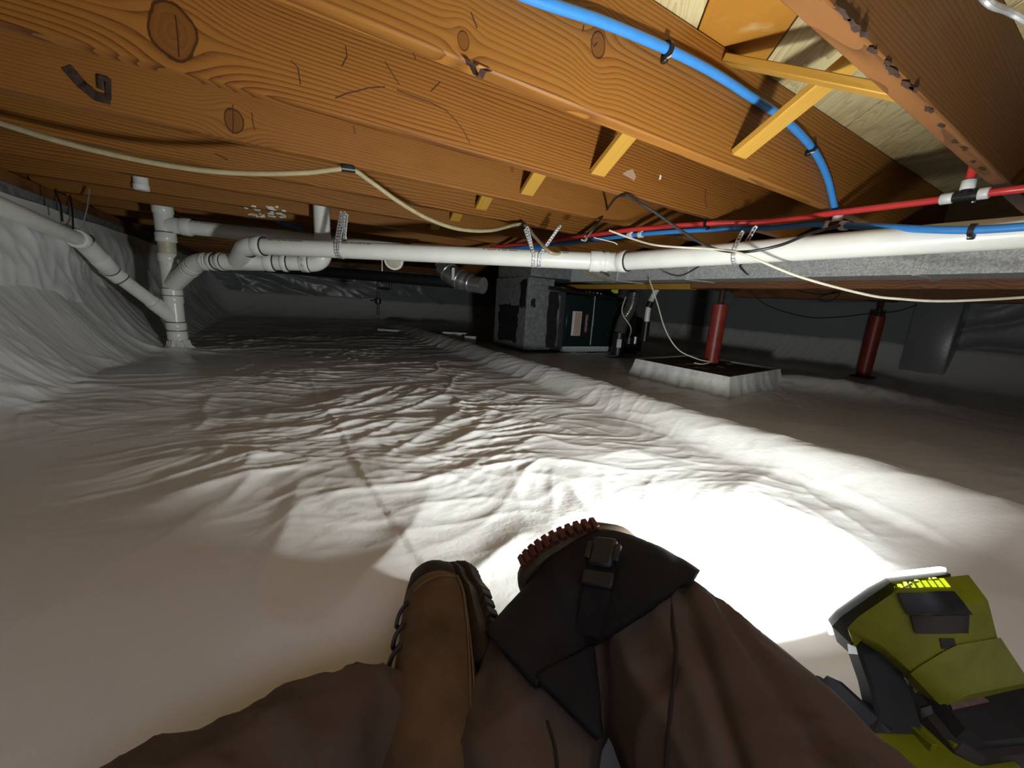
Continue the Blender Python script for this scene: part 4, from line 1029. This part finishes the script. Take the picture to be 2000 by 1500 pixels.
# the light it gives: an area lamp just in front of the lens
la = bpy.data.lights.new('work_light_beam', 'AREA'); la.shape = 'RECTANGLE'; la.size = .12; la.size_y = .08; la.energy = LAMP_W; la.color = (.95, 1.0, .975); la.spread = R(LAMP_SPREAD)
lo = bpy.data.objects.new('work_light_beam', la); C.objects.link(lo)
BF = Vector((-.27, .90, .33)).normalized(); BXX = BF.cross(Z).normalized(); BZZ = BXX.cross(BF)   # beam turned further left than the panel, to brighten that side
lo.matrix_world = Matrix(((BXX.x, BZZ.x, -BF.x, 0), (BXX.y, BZZ.y, -BF.y, 0), (BXX.z, BZZ.z, -BF.z, 0), (0, 0, 0, 1)))
lo.parent = lamp; lo.location = lp(0, .018, 0)-lamp.location

# ------------------------------------------------------------------ seated person: folded right leg, left leg with boot
def weave(name, c, var, scale, bumpd=.0006):
    t = NT(name); v = t.coord(); n = t.noise(v, 14, 4, .6); f = t.noise(v, scale, 2, .5)
    t.base(t.ramp(n, [(.3, tuple(q*(1-var) for q in c)), (.7, tuple(q*(1+var) for q in c))])); t.set(.85, 0, .25)
    t.bump(t.math('ADD', t.math('MULTIPLY', n, .6), t.math('MULTIPLY', f, .5)), .4, bumpd*2); return t.m
m_tr = weave('brown_canvas', (.105, .074, .058), .18, 700)
m_pad = weave('black_nylon', (.014, .014, .016), .4, 500)
m_boot = weave('brown_nubuck', (.13, .080, .043), .38, 260, .0004)
m_sole = plain('dark_rubber_sole', (.038, .028, .020), .7, 0, .3, .4, 40)
m_lug = plain('reddish_rubber', (.11, .028, .018), .6, 0, .4, .3, 50)
m_cap = plain('dusty_brown_rubber', (.085, .06, .038), .65, 0, .35, .3, 40)
pe = thing('person', Vector((.0, -.1, 0)), 'seated person in brown trousers, brown boots and black knee pad, legs folded', 'person')
def chain(mb, ps):
    """closed tapering tube with rounded ends"""
    P_ = [Vector(q[0]) for q in ps]; r_ = [q[1] for q in ps]
    pts = crv(P_, 8); rr = []
    for i in range(len(ps)-1):
        for k in range(8):
            t = k/8; t = t*t*(3-2*t); rr.append(r_[i]*(1-t)+r_[i+1]*t)
    rr.append(r_[-1])
    d0 = (pts[0]-pts[1]).normalized(); d1 = (pts[-1]-pts[-2]).normalized()
    a = [pts[0]+d0*rr[0]*math.cos(t) for t in (.2, .6, 1.0, 1.3)]; ar = [rr[0]*math.sin(t) for t in (.2, .6, 1.0, 1.3)]
    b = [pts[-1]+d1*rr[-1]*math.cos(t) for t in (1.3, 1.0, .6, .2)]; br_ = [rr[-1]*math.sin(t) for t in (1.3, 1.0, .6, .2)]
    mb.tube(a+pts+b, ar+rr+br_, 24)
KN = Vector((.128, .392, .115))
mb = MB()
chain(mb, [((.20, -.16, .15), .115), ((.215, .06, .125), .100), ((.200, .22, .112), .090), ((.172, .335, .115), .078), (KN, .072)])
chain(mb, [(KN, .070), ((.075, .355, .082), .064), ((.038, .285, .072), .062), ((.02, .16, .07), .060), ((.0, .02, .065), .05)])
chain(mb, [((.16, -.2, .17), .13), ((.0, -.22, .17), .14), ((-.14, -.2, .16), .13)])
chain(mb, [((-.14, -.17, .14), .115), ((-.235, -.02, .115), .088), ((-.21, .12, .10), .080), ((-.150, .215, .085), .062), ((-.112, .262, .075), .054)])
me = bpy.data.meshes.new('tmp'); me.from_pydata(mb.v, [], mb.f); tmp = bpy.data.objects.new('tmp', me); C.objects.link(tmp)
rm = tmp.modifiers.new('r', 'REMESH'); rm.mode = 'VOXEL'; rm.voxel_size = .0055
sm_ = tmp.modifiers.new('s', 'SMOOTH'); sm_.factor = .5; sm_.iterations = 6
dg = bpy.context.evaluated_depsgraph_get(); tme = bpy.data.meshes.new_from_object(tmp.evaluated_get(dg)); bpy.data.objects.remove(tmp)
nv = len(tme.vertices); co = np.empty(nv*3); tme.vertices.foreach_get('co', co); co = co.reshape(-1, 3)
no = np.empty(nv*3); tme.vertices.foreach_get('normal', no); no = no.reshape(-1, 3)
base_co = co.copy()
x, y, z = co.T
pl = .0065*ridged(x*16+y*3, y*2.6+z*3, 201, 2.0) + .006*ridged(x*9-y*6+z*5, y*4+z*9, 202, 2.5) + .003*perlin(x*30+z*14, y*14, 203) + .004*ridged(x*7+y*15, z*10-y*6, 204, 3.0)
crease = -.010*np.exp(-((x-(.165+.18*(y-.25)))/.006)**2)*sstep(.40, .33, y)*sstep(.10, .16, z) - .008*np.exp(-((x-(.205+.1*(y-.25)))/.006)**2)*sstep(.36, .30, y)*sstep(.10, .15, z)
lk_ = .004*ridged(x*11+y*13, x*9-y*12+z*8, 206, 2.0)*sstep(-.04, -.09, x)
co = co + no*(pl+crease+lk_-.004)[:, None]
co[:, 2] = np.maximum(co[:, 2], .006)
tme.vertices.foreach_set('co', (co-np.array(pe.location)).reshape(-1)); tme.update()
tme.materials.clear(); tme.name = 'trousers'
tme.polygons.foreach_set('use_smooth', np.ones(len(tme.polygons), dtype=bool))
tr = link('trousers', tme, m_tr, pe)
# knee pad: fabric wrap lying over the knee, cut from an offset of the trouser leg
polys = [tuple(p_.vertices) for p_ in tme.polygons]
K = np.array(KN); rel = base_co-K
near = (np.linalg.norm(rel, axis=1) < .24) & (base_co[:, 0] > -.06)
def pad_piece(name, planes, thick, label=None, parent=None):
    bm = bmesh.new(); vm = {}
    sm2 = base_co*.6+co*.4
    for f in polys:
        if all(near[i] for i in f):
            for i in f:
                if i not in vm: vm[i] = bm.verts.new(sm2[i]+no[i]*thick)
            bm.faces.new([vm[i] for i in f])
    for (x0, y0), (x1, y1), keep in planes:
        n_ = ray(x0, y0).cross(ray(x1, y1)).normalized()
        if n_.dot(ray(*keep)) < 0: n_ = -n_
        bmesh.ops.bisect_plane(bm, geom=bm.verts[:]+bm.edges[:]+bm.faces[:], plane_co=EYE, plane_no=n_, clear_inner=True)
    seen = set(); best_ = []
    for v0_ in bm.verts:
        if v0_ in seen: continue
        st_ = [v0_]; seen.add(v0_); isl = []
        while st_:
            q_ = st_.pop(); isl.append(q_)
            for e_ in q_.link_edges:
                o_ = e_.other_vert(q_)
                if o_ not in seen: seen.add(o_); st_.append(o_)
        sc_ = sum(q_.co.z for q_ in isl)/len(isl) if len(isl) > 60 else -1
        if not best_ or sc_ > bsc_: best_ = isl; bsc_ = sc_
    kp = set(best_); bmesh.ops.delete(bm, geom=[q_ for q_ in bm.verts if q_ not in kp], context='VERTS')
    bm.verts.index_update(); m_ = MB(); m_.add([q.co for q in bm.verts], [[q.index for q in f.verts] for f in bm.faces]); bm.free()
    q = obj(name, m_, m_pad, parent or pe, 60); md = q.modifiers.new('s', 'SOLIDIFY'); md.thickness = .008; md.offset = -1
    if label: q['label'] = label
    return q
L1 = ((1362, 1118), (1150, 1262)); L0 = ((952, 1238), (1172, 1455)); L2 = ((1150, 1262), (1166, 1470))
pad = pad_piece('knee_pad', [(*L1, (1100, 1150)), (*L0, (1100, 1150))], .014, 'black fabric knee pad, dusty and worn')
pad_piece('pad_wing', [(*L1, (1100, 1400)), (*L0, (1100, 1330)), (*L2, (1080, 1330))], .010, None, pad)
# hard cap on the front of the pad
cd = Vector((-.36, .90, .22)).normalized(); cs = cd.cross(Z).normalized(); cu2 = cs.cross(cd)
rings = []
for r_, h_ in ((.070, .050), (.074, .058), (.072, .068), (.060, .082), (.038, .092), (.012, .096)):
    rings.append([KN + cd*h_ + cs*(math.cos(2*math.pi*k/36)*r_*1.22) + cu2*(math.sin(2*math.pi*k/36)*r_*.86) for k in range(36)])
part(obj('cap', MB().loft(rings), m_cap, pad, 50), 'brown rubber cap of the knee pad')
for k in range(11):
    a_ = math.radians(88+k*7.0); r_ = .073
    c_ = KN + cd*.064 + cs*(math.cos(a_)*r_*1.22) + cu2*(math.sin(a_)*r_*.86)
    rad_ = (cs*math.cos(a_)+cu2*math.sin(a_)).normalized()
    part(obj('tread_lug', MB().box(c_+rad_*.002, rad_*.006, rad_.cross(cd)*.0036, cd*.008, .001), m_lug, pad), 'reddish rubber lug') if False else obj('tread_lug', MB().box(c_+rad_*.002, rad_*.006, rad_.cross(cd)*.0036, cd*.008, .001), m_lug, pad)
# strap with buckle on the upper side of the knee
def surf(px, py, off):
    """point on the pad side of the knee seen at a pixel"""
    d_ = np.array(ray(px, py)); d_ /= np.linalg.norm(d_); o_ = np.array(EYE); r_ = co-o_; t_ = r_@d_; p_ = r_-t_[:, None]*d_
    k_ = np.where((np.linalg.norm(p_, axis=1) < .006) & (t_ > 0))[0]
    if len(k_) == 0: k_ = [np.argmin(np.linalg.norm(p_, axis=1))]
    i_ = k_[np.argmin(t_[k_])] if len(k_) > 1 else k_[0]
    return Vector(co[i_]+no[i_]*off), Vector(no[i_])
sp = [surf(px, py, .020)[0] for px, py in ((1190, 1095), (1178, 1140), (1172, 1190), (1168, 1240))]
sd = [(b-a).normalized() for a, b in zip(sp, sp[1:])]
nrm_ = surf(1180, 1140, 0)[1]; wd_ = sd[0].cross(nrm_).normalized()
stp = MB(); rings = []
for i, q in enumerate(sp):
    rings.append([q-wd_*.014-nrm_*.0015, q+wd_*.014-nrm_*.0015, q+wd_*.014+nrm_*.0015, q-wd_*.014+nrm_*.0015])
stp.loft(rings); obj('strap', stp, m_pad, pad)
bk = obj('buckle', MB().box(sp[0].lerp(sp[1], .25)+nrm_*.005, sd[0]*.017, wd_*.013, nrm_*.0045, .003), lm_b, pad)
obj('prong', MB().box(sp[0].lerp(sp[1], .25)+nrm_*.006+wd_*.0155, sd[0]*.010, wd_*.003, nrm_*.003, .001), lm_b, bk); obj('prong', MB().box(sp[0].lerp(sp[1], .25)+nrm_*.006-wd_*.0155, sd[0]*.010, wd_*.003, nrm_*.003, .001), lm_b, bk)
obj('ladder_lock', MB().box(sp[1].lerp(sp[2], .15)+nrm_*.004, sd[1]*.008, wd_*.0165, nrm_*.003, .002), lm_b, pad)

m_crease = plain('dark_crease_seam', (.022, .016, .013), .9)  # dark lines paint the shade of the trouser creases along their seams
for pxs in (((1308, 1140), (1312, 1200), (1310, 1280), (1300, 1370), (1290, 1440), (1284, 1496)), ((1080, 1400), (1088, 1440), (1092, 1496))):
    obj('crease_seam', MB().tube(crv([surf(x_, y_, .0002)[0] for x_, y_ in pxs], 6), .0016, 8), m_crease, tr)
# boots
def make_boot(name, path, secs, roll, label, shaft):
    """path toe to ankle; secs (half width, height above sole, sole drop); roll tips the sole to one side"""
    bo = None; up_rings, sole_top, sole_bot = [], [], []
    pts = [Vector(q) for q in path]; n_ = 28
    for i, q in enumerate(pts):
        t_ = (pts[min(i+1, len(pts)-1)]-pts[max(i-1, 0)]).normalized()
        upv = Vector((math.sin(roll), 0, math.cos(roll))); upv = (upv-t_*upv.dot(t_)).normalized(); s_ = t_.cross(upv)
        hw, hh, fl_ = secs[i]
        rg = []
        for k in range(n_):
            a_ = 2*math.pi*k/n_; ca, sa = math.cos(a_), math.sin(a_)
            hv = hh*sa if sa > 0 else hh*.75*sa*(1-fl_*.55)
            rg.append(q + s_*(hw*ca*(1+.10*fl_*(sa < 0))) + upv*hv)
        up_rings.append(rg)
        if fl_ > 0:
            low = -hh*.75*(1-fl_*.55)*.86
            sw = hw*1.06+.004
            sole_top.append((q+upv*low, s_, upv, sw))
    b_ = obj('boot', MB().loft(up_rings), m_boot, pe, 60); md_ = b_.modifiers.new('s', 'SUBSURF'); md_.levels = 1; md_.render_levels = 2
    if label: b_['label'] = label
    for nm, z0, z1, gr in (('midsole', 0, -.011, 1.0), ('outsole', -.011, -.027, .96)):
        rg = []
        for c_, s_, u_, sw in sole_top:
            rg.append([c_-s_*sw*gr+u_*z0, c_+s_*sw*gr+u_*z0, c_+s_*sw*gr+u_*z1, c_-s_*sw*gr+u_*z1])
        obj(nm, MB().loft(rg), m_sole if nm == 'outsole' else plain('sole_rand', (.055, .040, .026), .65, 0, .35, .3, 30), b_, 30)
    for i in range(len(sole_top)-1):
        for t in (.15, .5, .85):
            c_ = sole_top[i][0].lerp(sole_top[i+1][0], t); s_, u_ = sole_top[i][1], sole_top[i][2]; sw = sole_top[i][3]*(1-t)+sole_top[i+1][3]*t
            ax_ = (sole_top[i+1][0]-sole_top[i][0]).normalized()
            for sg in (-1, 1): obj('sole_lug', MB().box(c_+s_*sg*sw*.93+u_*-.022, s_*.010, ax_*.006, u_*.008, .001), m_sole, b_)
    return b_, up_rings, sole_top
BR = math.radians(-58)
path = [(-.103, .513, .050), (-.102, .507, .050), (-.099, .493, .051), (-.093, .472, .053), (-.085, .44, .056), (-.074, .41, .070), (-.062, .365, .075), (-.053, .325, .078), (-.046, .285, .078), (-.040, .24, .078), (-.035, .19, .078)]
secs = [(.008, .012, 1), (.022, .022, 1), (.034, .033, 1), (.041, .038, 1), (.044, .041, 1), (.043, .045, 1), (.041, .049, .9), (.040, .052, .6), (.040, .051, .0), (.042, .050, 0), (.045, .048, 0)]
b_, ur, stt = make_boot('boot', path, secs, BR, 'scuffed brown leather work boot lying on its side', None)
# stitched seams, tongue, eyelets and laces on the instep side (left)
def on_ring(f, a_, off=.0015):
    i = int(f); t = f-i; k = (a_ % 360)/360*28; k0 = int(k) % 28; k1 = (k0+1) % 28; tt = k-int(k)
    q0 = ur[i][k0].lerp(ur[i][k1], tt); q1 = ur[min(i+1, len(ur)-1)][k0].lerp(ur[min(i+1, len(ur)-1)][k1], tt)
    q = q0.lerp(q1, t); c_ = Vector(path[i]).lerp(Vector(path[min(i+1, len(path)-1)]), t); return q+(q-c_).normalized()*off
def stitch(pairs, r, mat, nm): obj(nm, MB().tube(crv([on_ring(f, a_) for f, a_ in pairs], 6), r, 8), mat, b_)
m_st = plain('tan_thread', (.16, .10, .05), .8)
stitch([(3.5, 225), (3.8, 205), (4.2, 180), (4.5, 150), (4.8, 125), (5.0, 105)], .0011, m_st, 'toe_seam')
stitch([(4.2, 186), (5.2, 190), (6.0, 190), (7.0, 188), (8.0, 186), (9, 184)], .0009, m_st, 'side_seam')
stitch([(4.2, 193), (5.2, 197), (6.0, 197), (7.0, 195), (8.0, 193), (9, 191)], .0009, m_st, 'side_seam')
for k in range(5):
    f = 5.2+k*.75
    c_ = on_ring(f, 92, .002); obj('eyelet', MB().sphere(c_, .0032, (1, 1, 1), 8, 5), M['rust'], b_)
    obj('lace', MB().tube(crv([on_ring(f, 92, .002), on_ring(f+.15, 80, .005), on_ring(f+.3, 68, .005), on_ring(f+.1, 58, .002)], 5), .0024, 8), lm_b, b_)
sc_ = MB(); gr_ = []
for f in (1.6, 2.2, 2.8, 3.3, 3.7):
    gr_.append([on_ring(f, 88+a_*14.5, .0012) for a_ in range(11)])
sc_.add([q for r_ in gr_ for q in r_], [(i*11+k, i*11+k+1, (i+1)*11+k+1, (i+1)*11+k) for i in range(4) for k in range(10)])
q = obj('toe_guard', sc_, plain('dark_scuffed_toe', (.030, .022, .017), .75, 0, .3, .5, 60), b_, 60); q.modifiers.new('s', 'SOLIDIFY').thickness = .0015; part(q, 'dark worn toe guard')
# right boot, folded back under the viewer
pathR = [(-.055, -.30, .05), (-.052, -.29, .05), (-.046, -.265, .05), (-.038, -.235, .052), (-.028, -.195, .055), (-.02, -.15, .06), (-.012, -.10, .065), (-.006, -.05, .068), (.0, .0, .068), (.005, .04, .068), (.01, .08, .068)]
make_boot('boot', pathR, secs, math.radians(20), 'brown boot of the folded leg', None)
